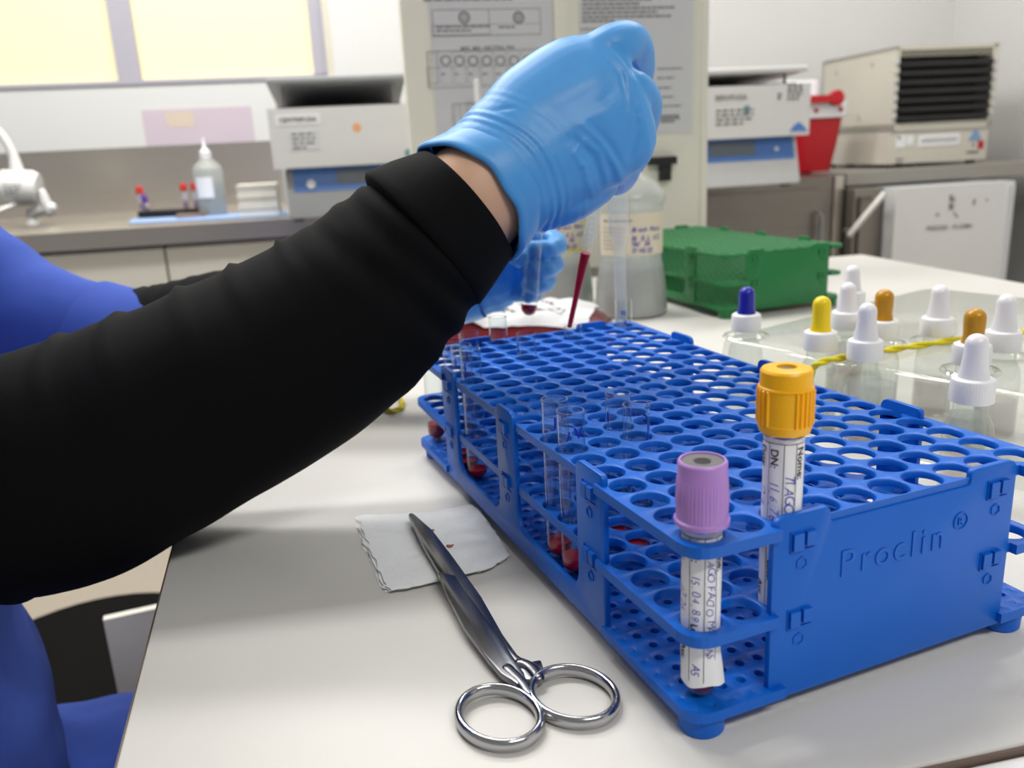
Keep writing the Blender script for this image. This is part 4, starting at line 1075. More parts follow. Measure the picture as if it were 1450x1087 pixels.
# ------------------------------------------------------------------ centrifuges
def centrifuge(px0, px1, pyb, pym, pyl, pytop, D, z, label, text, right=False):
    Pr = onz(px1, pyb, z); P = hit(px0, pyb, Pr, D_); P.z = z; w = (Pr - P).dot(E_); h = hit(px1, pym, Pr, D_).z - z
    t = thing('centrifuge', P, label, 'centrifuge', RZ)
    hb = hit(px1, pyl, Pr, D_).z - P.z      # top of the base / bottom of the white bowl housing
    ht = h; hl = hit(px1, pytop, Pr, D_).z - P.z
    dep = min(w * 1.05, 400)
    b = bmesh.new()
    prism(b, [(30, 6), (30, hb), (dep - 10, hb), (dep - 10, 6)], 20, w - 16, 'yz', 8); prism(b, [(-4, 6), (28, hb), (60, hb), (60, 6)], 22, w - 14, 'yz', 6)
    base = finish(b, 'base', LGREYM if right else GREYM, t, smooth=35)
    s_ = (28 + 4)/(hb - 6); L_ = math.hypot(1, s_)
    Xp, Yp = V((1, 0, 0)), V((0, s_/L_, 1/L_)); O = V((22, -4 + s_*hb*.5, 6 + hb*.5))
    hl_ = hb*.44*L_; wp = w - 40
    b = bmesh.new(); n = Xp.cross(Yp)
    def pl(b, x0, y0, x1, y1, th): 
        tt = bmesh.new(); box(tt, x0, y0, -2, x1, y1, th, 1)
        for v in tt.verts: v.co = O + Xp*v.co.x + Yp*v.co.y + n*v.co.z
        join(b, tt)
    pl(b, wp*.06, 0, wp*.98, hl_, 1.5); pan = finish(b, 'control_panel', PANELB, base)
    b = bmesh.new(); pl(b, wp*.42, hl_*.24, wp*.72, hl_*.86, 3); finish(b, 'display', mat('grey_display', '#6f7a86', .3), pan)
    for cx, cy, r_ in ((.2, .3, .12), (.86, .45, .06)):
        b = bmesh.new(); tt = bmesh.new(); lathe(tt, [(r_*hl_*1.6, 1.4), (r_*hl_*1.5, 6), (0, 6.5)], 20, (wp*cx, hl_*cy, 0))
        for v in tt.verts: v.co = O + Xp*v.co.x + Yp*v.co.y + n*v.co.z
        join(b, tt); finish(b, 'knob', WPLAST, pan)
    b = bmesh.new(); box(b, 0, -8, hb, w, dep, ht, 9, 3); hs = finish(b, 'bowl_housing', WHITEM, t)
    b = bmesh.new(); box(b, w*.06, dep*.04, ht - 2, w*.94, dep*.92, ht + 4, 2); finish(b, 'dark_lid_gap', BLACKP, hs)  # black slab stands in for the shade under the raised lid
    # raised lid hinged at the back
    b = bmesh.new(); tt = bmesh.new()
    prism(tt, [(0, 0), (0, 14), (dep*.97, 22), (dep*.97, 0)], 4, w - 4, 'yz', 4)
    join(b, tt, Matrix.Translation((0, -2, ht)) @ Matrix.Translation((0, dep, 10)) @ Matrix.Rotation(-math.atan2(hl - ht - 14, dep)*1.0, 4, 'X') @ Matrix.Translation((0, -dep, 0)))
    lid = finish(b, 'lid', GREYM if not right else WHITEM, t)
    b = bmesh.new()
    box(b, w*.06, dep*.86, ht, w*.94, dep*.96, ht + (hl-ht)*.5, 2); finish(b, 'hinge', DSTEEL, t)
    for sx in (w*.12, w*.9): b = bmesh.new(); box(b, sx - 3, dep*.10, ht, sx + 3, dep*.10 + 6, ht + (hl - ht)*.8); finish(b, 'lid_strut', DSTEEL, t)
    # labels on the front
    b = bmesh.new(); O2 = V((0, -8, 0)); Xx, Zz = V((1, 0, 0)), V((0, 0, 1))
    hf = ht - hb
    def lab(x0, z0, x1, z1, nm, m):
        bb = bmesh.new(); box(bb, w*x0, -9, hb + hf*z0, w*x1, -7.9, hb + hf*z1, .3); return finish(bb, nm, m, hs)
    def fit(s, wd, x, z, bold=.2):
        bb = text_bm(s, 20, bold=bold); ww = max(v.co.x for v in bb.verts); k = wd/ww
        for v in bb.verts: v.co = V((x + v.co.x*k, -9.5, z + v.co.y*k))
        return bb
    if not right:
        a = lab(.05, .72, .36, .9, 'name_label', PAPER); bb = fit(text, w*.26, w*.075, hb + hf*.77, .4); finish(bb, 'label_text', BLK, a, smooth=0)
        a = lab(.13, .30, .34, .62, 'data_plate', mat('pale_plate', '#d5d6d8', .4)); bb = bmesh.new(); words(bb, (w*.15, -9.0, hb + hf*.55), Xx, Zz, w*.16, 4, hf*.075, hf*.03, 3, (8, 20), 4); finish(bb, 'label_text', GREYP, a, smooth=0)
        bb = bmesh.new(); lathe(bb, [(0, -2), (w*.032, -2), (w*.032, 0), (0, .6)], 20); bb.transform(Matrix.Translation((w*.61, -8, hb + hf*.63)) @ Matrix.Rotation(PI/2, 4, 'X')); finish(bb, 'orange_dot', mat('orange_sticker', '#e8a876', .6), hs)
        bb = bmesh.new(); lathe(bb, [(0, -2), (w*.03, -2), (w*.03, 0), (0, .6)], 20); bb.transform(Matrix.Translation((w*.965, -8, hb + hf*.16)) @ Matrix.Rotation(PI/2, 4, 'X')); finish(bb, 'teal_emblem', mat('teal_emblem', '#6f98a6', .5), hs)
    else:
        bb = fit(text, w*.19, w*.43, hb + hf*.74, .3); finish(bb, 'name_text', GREYP, hs, smooth=0)
        bb = bmesh.new(); words(bb, (w*.44, -8.4, hb + hf*.52), Xx, Zz, w*.22, 4, hf*.085, hf*.04, 3, (8, 20), 5); words(bb, (w*.86, -8.4, hb + hf*.93), Xx, Zz, w*.09, 4, hf*.08, hf*.05, 5, (6, 12), 4); words(bb, (w*.8, -8.4, hb + hf*.78), Xx, Zz, w*.03, 2, hf*.07, hf*.05, 6, (6, 12), 4); finish(bb, 'printed_text', GREYP, hs, smooth=0)
        bb = bmesh.new(); ring_flat(bb, (w*.62, -8.2, hb + hf*.55), Xx, Zz, w*.006, w*.022); finish(bb, 'teal_emblem', mat('teal_emblem', '#6f98a6', .5), hs, smooth=0)
        bb = bmesh.new(); prism(bb, [(w*.88, hb + hf*.08), (w*.99, hb + hf*.08), (w*.96, hb + hf*.2), (w*.935, hb + hf*.26), (w*.905, hb + hf*.2)], -8.8, -8, 'xz'); finish(bb, 'blue_emblem', PANELB, hs, smooth=0)
    for x in (40, w - 40):
        for y in (30, dep - 40): b = bmesh.new(); lathe(b, [(0, 0), (14, 0), (12, 7), (0, 7)], 16, (x, y, 0)); finish(b, 'rubber_foot', BLACKP, t)
    return t
centrifuge(396, 592, 303, 146, 229, 108, 0, ZC, 'grey and white centrifuge with a raised lid and an orange dot', 'CENTRIFUGA')

# ------------------------------------------------------------------ right-hand side
# steel under-counter refrigerator that carries the second centrifuge
P, w, h = froom(905, 1192, 266, 262, 2440)
ZR = P.z
t = thing('steel_refrigerator', V((P.x, P.y, FLOOR)), 'stainless steel under-counter refrigerator below the white centrifuge', 'refrigerator', RZ)
H = ZR - FLOOR
b = bmesh.new(); box(b, 0, 0, 60, w, 560, H, 4); box(b, 20, 30, 0, w - 20, 540, 62); finish(b, 'cabinet', DSTEEL, t)
b = bmesh.new(); box(b, 12, -22, 90, w*.885, -1, H - 34, 4); dr = finish(b, 'door', DSTEEL, t)
b = bmesh.new(); loft(b, [(w*.86, -22, H - 330), (w*.86, -50, H - 320), (w*.86, -50, H - 110), (w*.86, -22, H - 100)], [6]*4, 12); finish(b, 'handle', CHROME, dr)
b = bmesh.new(); ox, oz = w*.84, H - 235
for q in range(3): ring_flat(b, (ox - 6, -23, oz - q*34), (1, 0, 0), (0, 0, 1), 9, 12); ring_flat(b, (ox + 16, -23, oz - 4 - q*34), (1, 0, 0), (0, 0, 1), 7, 10)
finish(b, 'etched_mark', GREYP, dr, smooth=0)
b = bmesh.new(); box(b, w - 28, -8, 62, w, -1, H, 1); finish(b, 'side_strip', STEEL, t)
centrifuge(905, 1140, 262, 118, 191, 98, 0, ZR, 'white centrifuge with a bright blue control panel, right of the document stand', 'SEROFUGA', True)
# grey counter and what stands on it
EF = (P + E_*(w + 8)).dot(E_)          # right side of the refrigerator
P2, w2_, h2 = froom(1199, 1520, 262, 240, 2600)
k_ = max(0, EF - P2.dot(E_)); P2 = P2 + E_*k_; w2_ -= k_
Q = at(1262, 238, 2760); ZA = Q.z
t = thing('grey_counter', V((P2.x, P2.y, FLOOR)), 'grey steel counter along the right wall, carrying the sample agitator', 'counter', RZ)
b = bmesh.new(); box(b, 0, 0, ZA - FLOOR - 40, w2_, (W0 - P2).dot(D_) - 8, ZA - FLOOR, 4); finish(b, 'worktop', mat('grey_steel_top', '#a39f98', .4, .6, var=.05), t)
for x in (16, w2_*.28, w2_ - 60):
    b = bmesh.new(); box(b, x, 420, 0, x + 44, 464, ZA - FLOOR - 40, 2); finish(b, 'leg', STEEL, t)
# second steel unit between refrigerator and freezer
P3, w3, h3 = froom(1196, 1247, 300, 262, 2520)
k_ = max(0, EF - P3.dot(E_)); P3 = P3 + E_*k_; w3 -= k_
t = thing('steel_cabinet', V((P3.x, P3.y, FLOOR)), 'narrow stainless steel cabinet between the refrigerator and the white freezer', 'cabinet', RZ)
b = bmesh.new(); box(b, 0, 0, 50, w3, 400, ZA - FLOOR - 46, 3); box(b, 8, 20, 0, w3-8, 380, 52); finish(b, 'body', mat('mid_steel', '#9b978f', .4, .9, var=.08, stretch=(1, 1, 20)), t)
b = bmesh.new(); box(b, w3*.16, -12, 80, w3*.92, -1, ZA - FLOOR - 70, 2); finish(b, 'door', DSTEEL, t)
r0 = hit(1203, 332, P3 - D_*30, D_) - V((P3.x, P3.y, FLOOR)); r1 = hit(1250, 276, P3 - D_*60, D_) - V((P3.x, P3.y, FLOOR))
cz = lambda v: V((v.dot(E_), v.dot(D_), v.z))
# sloping pale rod
o = hit(1203, 332, P3 - D_*62, D_); o2 = hit(1251, 275, P3 - D_*62, D_)
t = thing('towel_rail', o, 'sloping pale metal rail on the steel cabinet beside the white freezer', 'rail')
b = bmesh.new(); loft(b, [V((0, 0, 0)), o2 - o], [9, 9], 16); finish(b, 'bar', mat('pale_rail', '#d3d1cc', .35, .2), t, smooth=60)
b = bmesh.new()
for f in (.08, .9): q = (o2 - o)*f; loft(b, [q, q + D_*42], [5, 5], 10)
finish(b, 'bracket', STEEL, t, smooth=60)
# white freezer
P4, w4, h4 = froom(1247, 1412, 400, 268, 2570)
k_ = max(0, (P3 + E_*(w3 + 6)).dot(E_) - P4.dot(E_)); P4 = P4 + E_*k_; w4 -= k_
t = thing('white_freezer', V((P4.x, P4.y, FLOOR)), 'white freezer with small dark stickers on its door, under the grey counter', 'freezer', RZ)
H4 = P4.z + h4 - FLOOR
b = bmesh.new(); box(b, 0, 30, 0, w4, 560, H4, 5); finish(b, 'cabinet', GREYM, t)
b = bmesh.new(); box(b, 0, -30, 60, w4, 28, H4 + 2, 8); dr = finish(b, 'door', WHITEM, t)
b = bmesh.new(); box(b, w4*.93, -38, 100, w4 - 4, -30, H4 - 10, 2); finish(b, 'handle_strip', LGREYM, dr)
fp = lambda px, py: (lambda v: V((v.dot(E_), -30.6, v.z - FLOOR)))(hit(px, py, P4 - D_*30, D_) - V((P4.x, P4.y, 0)))
for px, py, ww in ((1344, 280, 14), (1344, 285, 14), (1343, 292, 13), (1343, 297, 13), (1325, 306, 6), (1350, 304, 6), (1353, 308, 4), (1378, 286, 5), (1377, 290, 4), (1396, 285, 5)):
    b = bmesh.new(); words(b, fp(px, py), (1, 0, 0), (0, 0, 1), ww*2.1, 1, 5, 8, px + py, (10, 30), 3); finish(b, 'small_sticker', GREYP, dr, smooth=0)
b = bmesh.new(); tb = text_bm('FREEZER - PLASMA', 20, bold=.2); ww = max(v.co.x for v in tb.verts); k = (fp(1376, 326).x - fp(1311, 326).x)/ww; q = fp(1311, 327)
for v in tb.verts: v.co = V((q.x + v.co.x*k, -31.2, q.z + v.co.y*k))
finish(tb, 'door_label_text', GREYP, dr, smooth=0)
# agitator
PA, wa, ha = froom(1262, 1398, 238, 182, 0, ZA)
PA = PA - E_ * 14; 
t = thing('platelet_agitator', PA, 'beige sample agitator with a stack of black trays, standing on the grey counter', 'laboratory agitator', RZ)
s = wa/136
hbz = hit(1250, 186, PA, D_).z - PA.z; htz = hit(1262, 66, PA, D_).z - PA.z
wa = (hit(1394, 238, PA, D_) - PA).dot(E_); dpt = 430
b = bmesh.new(); box(b, 0, 0, 12, wa, dpt, hbz - 3, 4); bs = finish(b, 'base_unit', BEIGE, t)
for x in (30, wa*.3, wa - 40):
    for y in (25, dpt - 40): b = bmesh.new(); lathe(b, [(0, 0), (16, 0), (14, 13), (0, 13)], 14, (x, y, 0)); finish(b, 'rubber_foot', BLACKP, t)
b = bmesh.new(); fr_ = 14
box(b, 0, -6, hbz, fr_, dpt, htz, 2); box(b, wa - fr_, -6, hbz, wa + 6, dpt, htz, 2); box(b, 0, -6, htz - 12, wa + 6, dpt, htz, 2); box(b, 0, -6, hbz, wa + 6, dpt, hbz + 22, 2); box(b, 0, dpt - 10, hbz, wa, dpt, htz, 1)
cb = finish(b, 'housing', BEIGE, t)
b = bmesh.new()
for x, z in ((.22, .82), (.72, .84), (.58, .2)):
    tt = bmesh.new(); lathe(tt, [(9, -1), (8, 2), (0, 3)], 14); join(b, tt, Matrix.Translation((0, dpt*(1-x), hbz + (htz-hbz)*z)) @ Matrix.Rotation(-PI/2, 4, 'Y'))
finish(b, 'rivet', STEEL, cb)
b = bmesh.new()
for k in range(22):
    x = fr_ + 6 + k*(wa - 2*fr_ - 12)/21; box(b, x - 3, -7.5, htz - 34, x + 3, -5, htz - 14, .5)
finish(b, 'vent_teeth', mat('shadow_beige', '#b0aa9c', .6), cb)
nt_ = 7; z0 = hbz + 28; z1 = htz - 36
TRAYM = mat('black_tray_plastic', '#0e0e10', .4)
b = bmesh.new(); box(b, fr_, 60, z0, wa - fr_, dpt - 14, z1 + 20, 1); finish(b, 'inner_shade_block', mat('inner_shade', '#08080a', .8), t)  # near-black block, the shade inside the housing is put into its colour
for k in range(nt_):
    zz = z0 + (z1 - z0)*k/nt_; dz = (z1 - z0)/nt_
    b = bmesh.new(); box(b, fr_ + 2, -12, zz, wa - fr_ - 2, 58, zz + dz*.3, 2); box(b, fr_ + 2, -14, zz, wa - fr_ - 2, -8, zz + dz*.62, 2); finish(b, 'tray', TRAYM, t)
b = bmesh.new()
for k in range(nt_):
    zz = z0 + (z1 - z0)*(k + .4)/nt_
    for x in (fr_*.4, wa - fr_*.2): box(b, x - 6, -12, zz, x + 6, -5, zz + 10, 1)
finish(b, 'side_clip', LGREYM, t)
b = bmesh.new(); hb_ = hbz - 15
def st(x0, z0_, x1, z1_, nm, m, par=None):
    bb = bmesh.new(); box(bb, wa*x0, -1.5, 12 + hb_*z0_, wa*x1, .2, 12 + hb_*z1_, .3); return finish(bb, nm, m, bs)
b.free()
a = st(.29, .5, .71, .86, 'white_label', PAPER); tb = text_bm('AGITADOR DE PLAQUETAS', 20, bold=.2); ww = max(v.co.x for v in tb.verts); k = wa*.36/ww
for v in tb.verts: v.co = V((wa*.32 + v.co.x*k, -2.0, 12 + hb_*.62 + v.co.y*k*1.6))
finish(tb, 'label_text', GREYP, a, smooth=0)
st(.07, .5, .16, .9, 'small_sticker', PAPER); st(.175, .56, .24, .88, 'small_sticker', PAPER)
b = bmesh.new(); words(b, (wa*.08, -2.2, 12 + hb_*.76), (1, 0, 0), (0, 0, 1), wa*.07, 1, 8, hb_*.1, 3, (6, 12), 4); words(b, (wa*.08, -.4, 12 + hb_*.12), (1, 0, 0), (0, 0, 1), wa*.08, 2, 12, 6, 5, (6, 12), 4); finish(b, 'sticker_print', GREYP, bs, smooth=0)
b = bmesh.new(); prism(b, [(wa*.80, 12+hb_*.6), (wa*.94, 12+hb_*.6), (wa*.9, 12+hb_*.86), (wa*.87, 12+hb_*.95), (wa*.84, 12+hb_*.86)], -1.5, .1, 'xz'); finish(b, 'blue_emblem', mat('pale_blue_emblem', '#7f9ec4', .5), bs, smooth=0)
st(.905, .34, .965, .58, 'red_switch', RED)
b = bmesh.new(); words(b, (wa*.8, -.4, 12 + hb_*.2), (1, 0, 0), (0, 0, 1), wa*.16, 1, 12, 8, 15, (8, 16), 5); words(b, (wa*.85, -.4, 12 + hb_*.42), (1, 0, 0), (0, 0, 1), wa*.03, 1, 12, 10, 16, (8, 16), 5); finish(b, 'small_print', BLK, bs, smooth=0)
# sharps bin
PS, ws, hs_ = froom(1130, 1196, 243, 166, 2760)
PS.z = ZR; PS = PS - E_*9
t = thing('sharps_bin', PS, 'red sharps bin with a white lid and red lever, beside the white centrifuge', 'sharps bin', RZ)
hz = hit(1150, 166, PS, D_).z - ZR; hz2 = hit(1150, 128, PS, D_).z - ZR; s = ws/66
b = bmesh.new(); rings = []
for z, i in ((0, 12), (6, 9), (hz*.5, 4), (hz, 0)):
    rings.append([b.verts.new((p.x, p.y, z)) for p in round_poly([(i*s, i*s), (ws - i*s, i*s), (ws - i*s, ws*.7 - i*s), (i*s, ws*.7 - i*s)], 26, 5)])
for a_, c_ in zip(rings, rings[1:]):
    for k in range(len(a_)): b.faces.new((a_[k], a_[(k+1) % len(a_)], c_[(k+1) % len(a_)], c_[k]))
b.faces.new(list(reversed(rings[0]))); b.faces.new(rings[-1]); finish(b, 'red_body', RED, t, smooth=40)
b = bmesh.new(); prism(b, round_poly([(-2*s, -2*s), (ws + 4*s, -2*s), (ws + 4*s, ws*.74), (-2*s, ws*.74)], 24, 5), hz - 4, hz + (hz2-hz)*.55, 'xy', 4)
prism(b, round_poly([(-6*s, ws*.25), (ws*.6, ws*.25), (ws*.6, ws*.7), (-6*s, ws*.7)], 24, 5), hz, hz2 + 14*s, 'xy', 6); lid = finish(b, 'white_lid', WPLAST, t, smooth=40)
b = bmesh.new(); tt = bmesh.new(); lathe(tt, [(0, -5*s), (9.5*s, -5*s), (9.5*s, 3*s), (0, 5*s)], 24); join(b, tt, Matrix.Translation((ws*.76, -4*s, hz + 22*s)) @ Matrix.Rotation(PI/2, 4, 'X'))
box(b, ws*.1, -8*s, hz + 17*s, ws*.72, 0, hz + 26*s, 3)
for x in (.36, .88):
    tt = bmesh.new(); lathe(tt, [(0, -2*s), (3*s, -2*s), (3*s, 1*s), (0, 2*s)], 14); join(b, tt, Matrix.Translation((ws*x, -2*s, hz + 8*s)) @ Matrix.Rotation(PI/2, 4, 'X'))
finish(b, 'red_lever', RED, lid, smooth=40)

# ------------------------------------------------------------------ under and beside the table
c = at(120, 962, 1150)
t = thing('black_stool', V((c.x, c.y + 60, FLOOR)), 'black padded stool seen in the gap left of the table', 'stool', 0)
hs0 = c.z - FLOOR
b = bmesh.new(); lathe(b, [(0, hs0 - 75), (180, hs0 - 75), (200, hs0 - 60), (205, hs0 - 30), (190, hs0 - 4), (0, hs0)], 40); finish(b, 'seat', mat('black_vinyl', '#030304', .7, spec=.08), t)
b = bmesh.new(); lathe(b, [(0, 40), (28, 40), (28, hs0 - 70), (0, hs0 - 70)], 20); finish(b, 'column', BLACKP, t)
for k in range(5):
    a = 2*PI*k/5 + .3; b = bmesh.new(); loft(b, [(0, 0, 60), (150*math.cos(a), 150*math.sin(a), 46), (270*math.cos(a), 270*math.sin(a), 34)], [22, 18, 14], 12); lathe(b, [(0, 0), (20, 4), (24, 16), (18, 30), (0, 32)], 14, (265*math.cos(a), 265*math.sin(a), 0)); finish(b, 'leg', BLACKP, t, smooth=60)
c = at(146, 878, 900)
b = bmesh.new(); box(b, c.x - 300, c.y - 300, 0, c.x - 300 + 200, c.y - 300 + 10, c.z - FLOOR, 1.0)
tag(finish(b, 'support_panel', CABW, TABLE), 'white panel under the left edge of the table')

# ------------------------------------------------------------------ the person
PR = V((-385, 335, FLOOR))
person = thing('person', PR, 'seated person in a blue scrub top, black sleeves and blue gloves, holding a pipette', 'person')
def addp(bm, name, m, parent=person, smooth=60, origin=PR):
    for v in bm.verts: v.co -= origin
    return finish(bm, name, m, parent, smooth=smooth)
# joints
sh_r, sh_l = V((-400, 165, 250)), V((-395, 500, 250))
wr_r = at(668, 284, 456)
# right forearm centre line, from the elbow outside the frame to the wrist
AX = [(-95, 700, 430), (0, 684, 430), (100, 655, 430), (200, 610, 433), (300, 561, 437), (400, 509, 443), (490, 450, 448), (560, 384, 452), (612, 330, 455), (640, 306, 456), (662, 288, 457)]
axp = [at(*a) for a in AX]
el_r = axp[1]
pb = at(735, 378, 640)          # left palm
wr_l = at(655, 392, 655); el_l = at(215, 470, 688)
# --- body: one continuous skin (torso, neck, head, arms, legs)
b = bmesh.new()
def limb(pts, rad, n=6, seg=20): pp, rr = cat(pts, rad, n); loft(b, pp, rr, seg)
limb([(-390, 335, -265), (-392, 335, -150), (-395, 335, 0), (-395, 335, 140), (-400, 335, 235)], [(110, 150), (105, 138), (100, 128), (105, 140), (70, 120)], seg=28)
limb([(-400, 335, 235), (-392, 335, 300), (-380, 335, 350)], [56, 50, 50])
limb([(-380, 335, 345), (-362, 335, 385), (-365, 335, 440), (-375, 335, 500)], [(52, 48), (74, 62), (88, 72), (70, 62)], seg=24)   # skull and jaw
limb([(-292, 335, 430), (-276, 335, 405), (-284, 335, 398)], [7, 12, 9], 4, 12)                     # nose
for s in (-1, 1): limb([(-372, 335 + s*70, 440), (-374, 335 + s*78, 415), (-370, 335 + s*72, 392)], [10, 13, 8], 4, 12)   # ears
limb([(-400, 300, 235), sh_r, sh_r.lerp(el_r, .5), el_r], [60, 54, 36, 30])
limb([el_r, axp[3], axp[5], axp[7], wr_r, at(690, 265, 458)], [30, 36, 36, 33, 32, 30])
limb([at(685, 270, 459), at(760, 210, 464), at(830, 162, 468)], [(22, 20), (18, 15), (12, 11)])
S1 = [at(-160, 325, 700), at(-45, 404, 696), at(35, 454, 692), at(133, 482, 688)]
limb([(-400, 370, 235), sh_l, S1[0], S1[2], el_l], [60, 56, 44, 36, 30])
limb([el_l, at(330, 450, 680), at(480, 420, 668), wr_l], [30, 30, 28, 24])
for s in (-1, 1):
    limb([(-390, 335 + s*85, -275), (-200, 335 + s*105, -300), (-30, 335 + s*110, -310)], [78, 68, 52])
    limb([(-30, 335 + s*110, -310), (-40, 335 + s*112, -500), (-50, 335 + s*112, -700)], [58, 52, 36])
    limb([(-60, 335 + s*112, -716), (40, 335 + s*116, -728), (90, 335 + s*118, -735)], [34, 34, 24])
rb = remeshed(b, 'body', 6, 5)
body = addp(rb, 'body', SKIN)
# face: eyes, brows and mouth, hair gathered at the back
for s in (-1, 1): b = bmesh.new(); lathe(b, [(12*math.sin(k*PI/8), -12*math.cos(k*PI/8)) for k in range(9)], 16, (-290, 335 + s*30, 442)); ey = addp(b, 'eye', mat('eye_white', '#dcd8d4', .2)); b = bmesh.new(); tt = bmesh.new(); lathe(tt, [(5.5, 0), (4, 1.6), (0, 2)], 16); join(b, tt, Matrix.Translation((-279.5, 335 + s*30, 442)) @ Matrix.Rotation(PI/2, 4, 'Y')); addp(b, 'iris', mat('brown_iris', '#2b1a10', .2), ey)

b = bmesh.new(); pp, rr = cat([(-302, 313, 372), (-292, 335, 371), (-302, 357, 372)], [(3, 5), (5, 6), (3, 5)], 4); loft(b, pp, rr, 10); addp(b, 'lips', mat('lip_skin', '#b5746a', .45))
HAIR = mat('dark_brown_hair', '#2a1d16', .55, var=.3, nscale=200, stretch=(1, 1, .1), bump=.4, bscale=600)
b = bmesh.new()
limb([(-398, 335, 385), (-390, 335, 440), (-384, 335, 505)], [(80, 78), (98, 84), (84, 74)], seg=32)
limb([(-476, 335, 460), (-505, 335, 450), (-520, 335, 430)], [32, 40, 26])
rb = remeshed(b, 'hair', 6, 4); addp(rb, 'hair', HAIR)

# --- black undershirt: one sleeve per arm
def fold(tt, a, q): return 0
def sleeve(name, pts, rad, disp, lip=True, seg=72, n=10, inner=.86):
    bb = bmesh.new(); pp, rr = cat(pts, rad, n)
    pts_ = list(pp); 
    loft(bb, pp, rr, seg, caps=False, disp=disp)
    o = addp(bb, name, BLACKC, smooth=70)
    sd = o.modifiers.new('thickness', 'SOLIDIFY'); sd.thickness = 1.6*S; sd.offset = -1
    return o
HW = [150, 168, 172, 162, 152, 147, 139, 122, 105]
rads = [h*a[2]/FP for h, a in zip(HW, AX)]
rads[-1] = rads[-1]*1.0
def nz(q, f, s=0): return noise.noise(V((q.x*f + s, q.y*f, q.z*f)))
def sl_disp(tt, a, q):
    # gathered folds along the upper edge and soft creases near the cuff and the elbow
    w = 1.6*nz(q, .011, 3) + .9*nz(q, .03, 7)
    near = max(0, 1 - abs(tt - 1.0)/.28)
    k = math.sin(tt*95 + 2.2*math.sin(a + .6) + 3*nz(q, .01)) 
    w += near*2.3*k*(.35 + .65*abs(math.sin(a*.5 + .4)))
    top = max(0, math.cos(a))**3
    w += top*2.6*max(0, math.sin(tt*62 + 1.5*nz(q, .02, 5)))**6*(1 if .3 < tt < .85 else .3)
    el = max(0, 1 - tt/.18); w += el*3*math.sin(tt*120 + a*2)
    return w
sl_r = sleeve('black_sleeve', axp[:9], rads, sl_disp)
# upper part of the sleeve from the elbow to under the scrub sleeve
b = bmesh.new(); pp, rr = cat([axp[0] + V((14, 0, 4)), el_r.lerp(sh_r, .35) + V((-20, 0, 8)), el_r.lerp(sh_r, .7)], [54, 60, 66], 8)
loft(b, pp, rr, 48, True, lambda t_, a, q: 2*nz(q, .02) + 1.5*math.sin(t_*40 + a)); addp(b, 'black_upper_sleeve', BLACKC)
# turned-back cuff: a wider band with a rolled edge
cA, cB = at(592, 352, 454), at(668, 284, 457)
cd_ = (cB - cA).normalized(); prof = []
cp0 = at(596, 343, 454); cp1 = at(661, 291, 457)
pts = [cp0.lerp(cp1, f) for f in (-.02, -.06, 0, .05, .2, .5, .8, .95, 1.0, 1.02, .98, .8, .5)]
rw = [37.5, 41, 45.2, 46.3, 45.2, 42.6, 39.4, 38.0, 37.4, 36.6, 35.4, 34.6, 34.4]
b = bmesh.new()
T = cd_; u = (Z_ - T*T.z).normalized(); vv = T.cross(u); seg = 72; rings = []
# the band follows the slanted opening seen in the photo: shear it along the axis
for i, (p, r) in enumerate(zip(pts, rw)):
    ring = []
    for k in range(seg):
        a = 2*PI*k/seg; d = u*math.cos(a) + vv*math.sin(a)
        q = p + d*(r + .5*math.sin(a*3 + i*.5) + .7*nz(p + d*r, .04)) + T*(-9*math.cos(a - .2)*0 + 1.2*nz(p + d*r, .03, 4))
        ring.append(b.verts.new(q))
    rings.append(ring)
for x_, y_ in zip(rings, rings[1:]):
    for k in range(seg): b.faces.new((x_[k], x_[(k+1) % seg], y_[(k+1) % seg], y_[k]))
cuff = addp(b, 'turned_back_cuff', BLACKC, sl_r, 70)
# left black sleeve
b = bmesh.new()
LS = [at(100, 482, 690), at(215, 470, 688), at(330, 450, 680), at(480, 420, 668), at(640, 396, 655)]
pp, rr = cat(LS, [37, 37, 39, 36, 34], 12)
loft(b, pp, rr, 48, False, lambda t_, a, q: 1.6*math.sin(t_*110 + 1.5*math.sin(a*2)) * max(0, 1 - t_*1.6) + 1.5*nz(q, .03))
o = addp(b, 'black_sleeve', BLACKC, smooth=70); sd = o.modifiers.new('t', 'SOLIDIFY'); sd.thickness = .0016; sd.offset = -1
# --- royal blue scrub top: trunk and two short sleeves as one garment
b = bmesh.new()
limb([(-390, 335, -285), (-392, 335, -210), (-390, 335, -60), (-392, 335, 120), (-398, 335, 230), (-398, 335, 262)], [(136, 178), (132, 172), (122, 158), (122, 162), (95, 165), (58, 82)], seg=36)
limb([(-398, 430, 225), sh_l + V((0, 10, 10))] + S1, [82, 76, 58, 55, 51, 48])
limb([(-398, 250, 225), sh_r + V((0, 0, 5)), sh_r.lerp(el_r, .35), sh_r.lerp(el_r, .55)], [84, 84, 78, 76])
rb = remeshed(b, 'scrub', 5, 6)
rb.normal_update()
for v in rb.verts:
    q = v.co; w = 3.2*nz(q, .012, 2) + 2.0*nz(q, .03, 9)
    w += 2.2*math.sin(q.z*.05 + 2.5*nz(q, .008, 1) + q.x*.04)*(1 if q.z < 20 else .5)
    v.co = q + v.normal*w
scrub = addp(rb, 'scrub_top', SCRUB)
b = bmesh.new(); T2 = (S1[3] - S1[2]).normalized()
pp = [S1[3] + T2*f for f in (0, 22, 48, 52)]; loft(b, pp, [50.5, 50.8, 50.6, 49], 48, False, lambda t_, a, q: .8*nz(q, .03)); pp2 = [S1[3] + T2*f for f in (52, 51.6)]
loft(b, pp2, [49, 42], 48, False); addp(b, 'sleeve_hem', SCRUB, scrub)
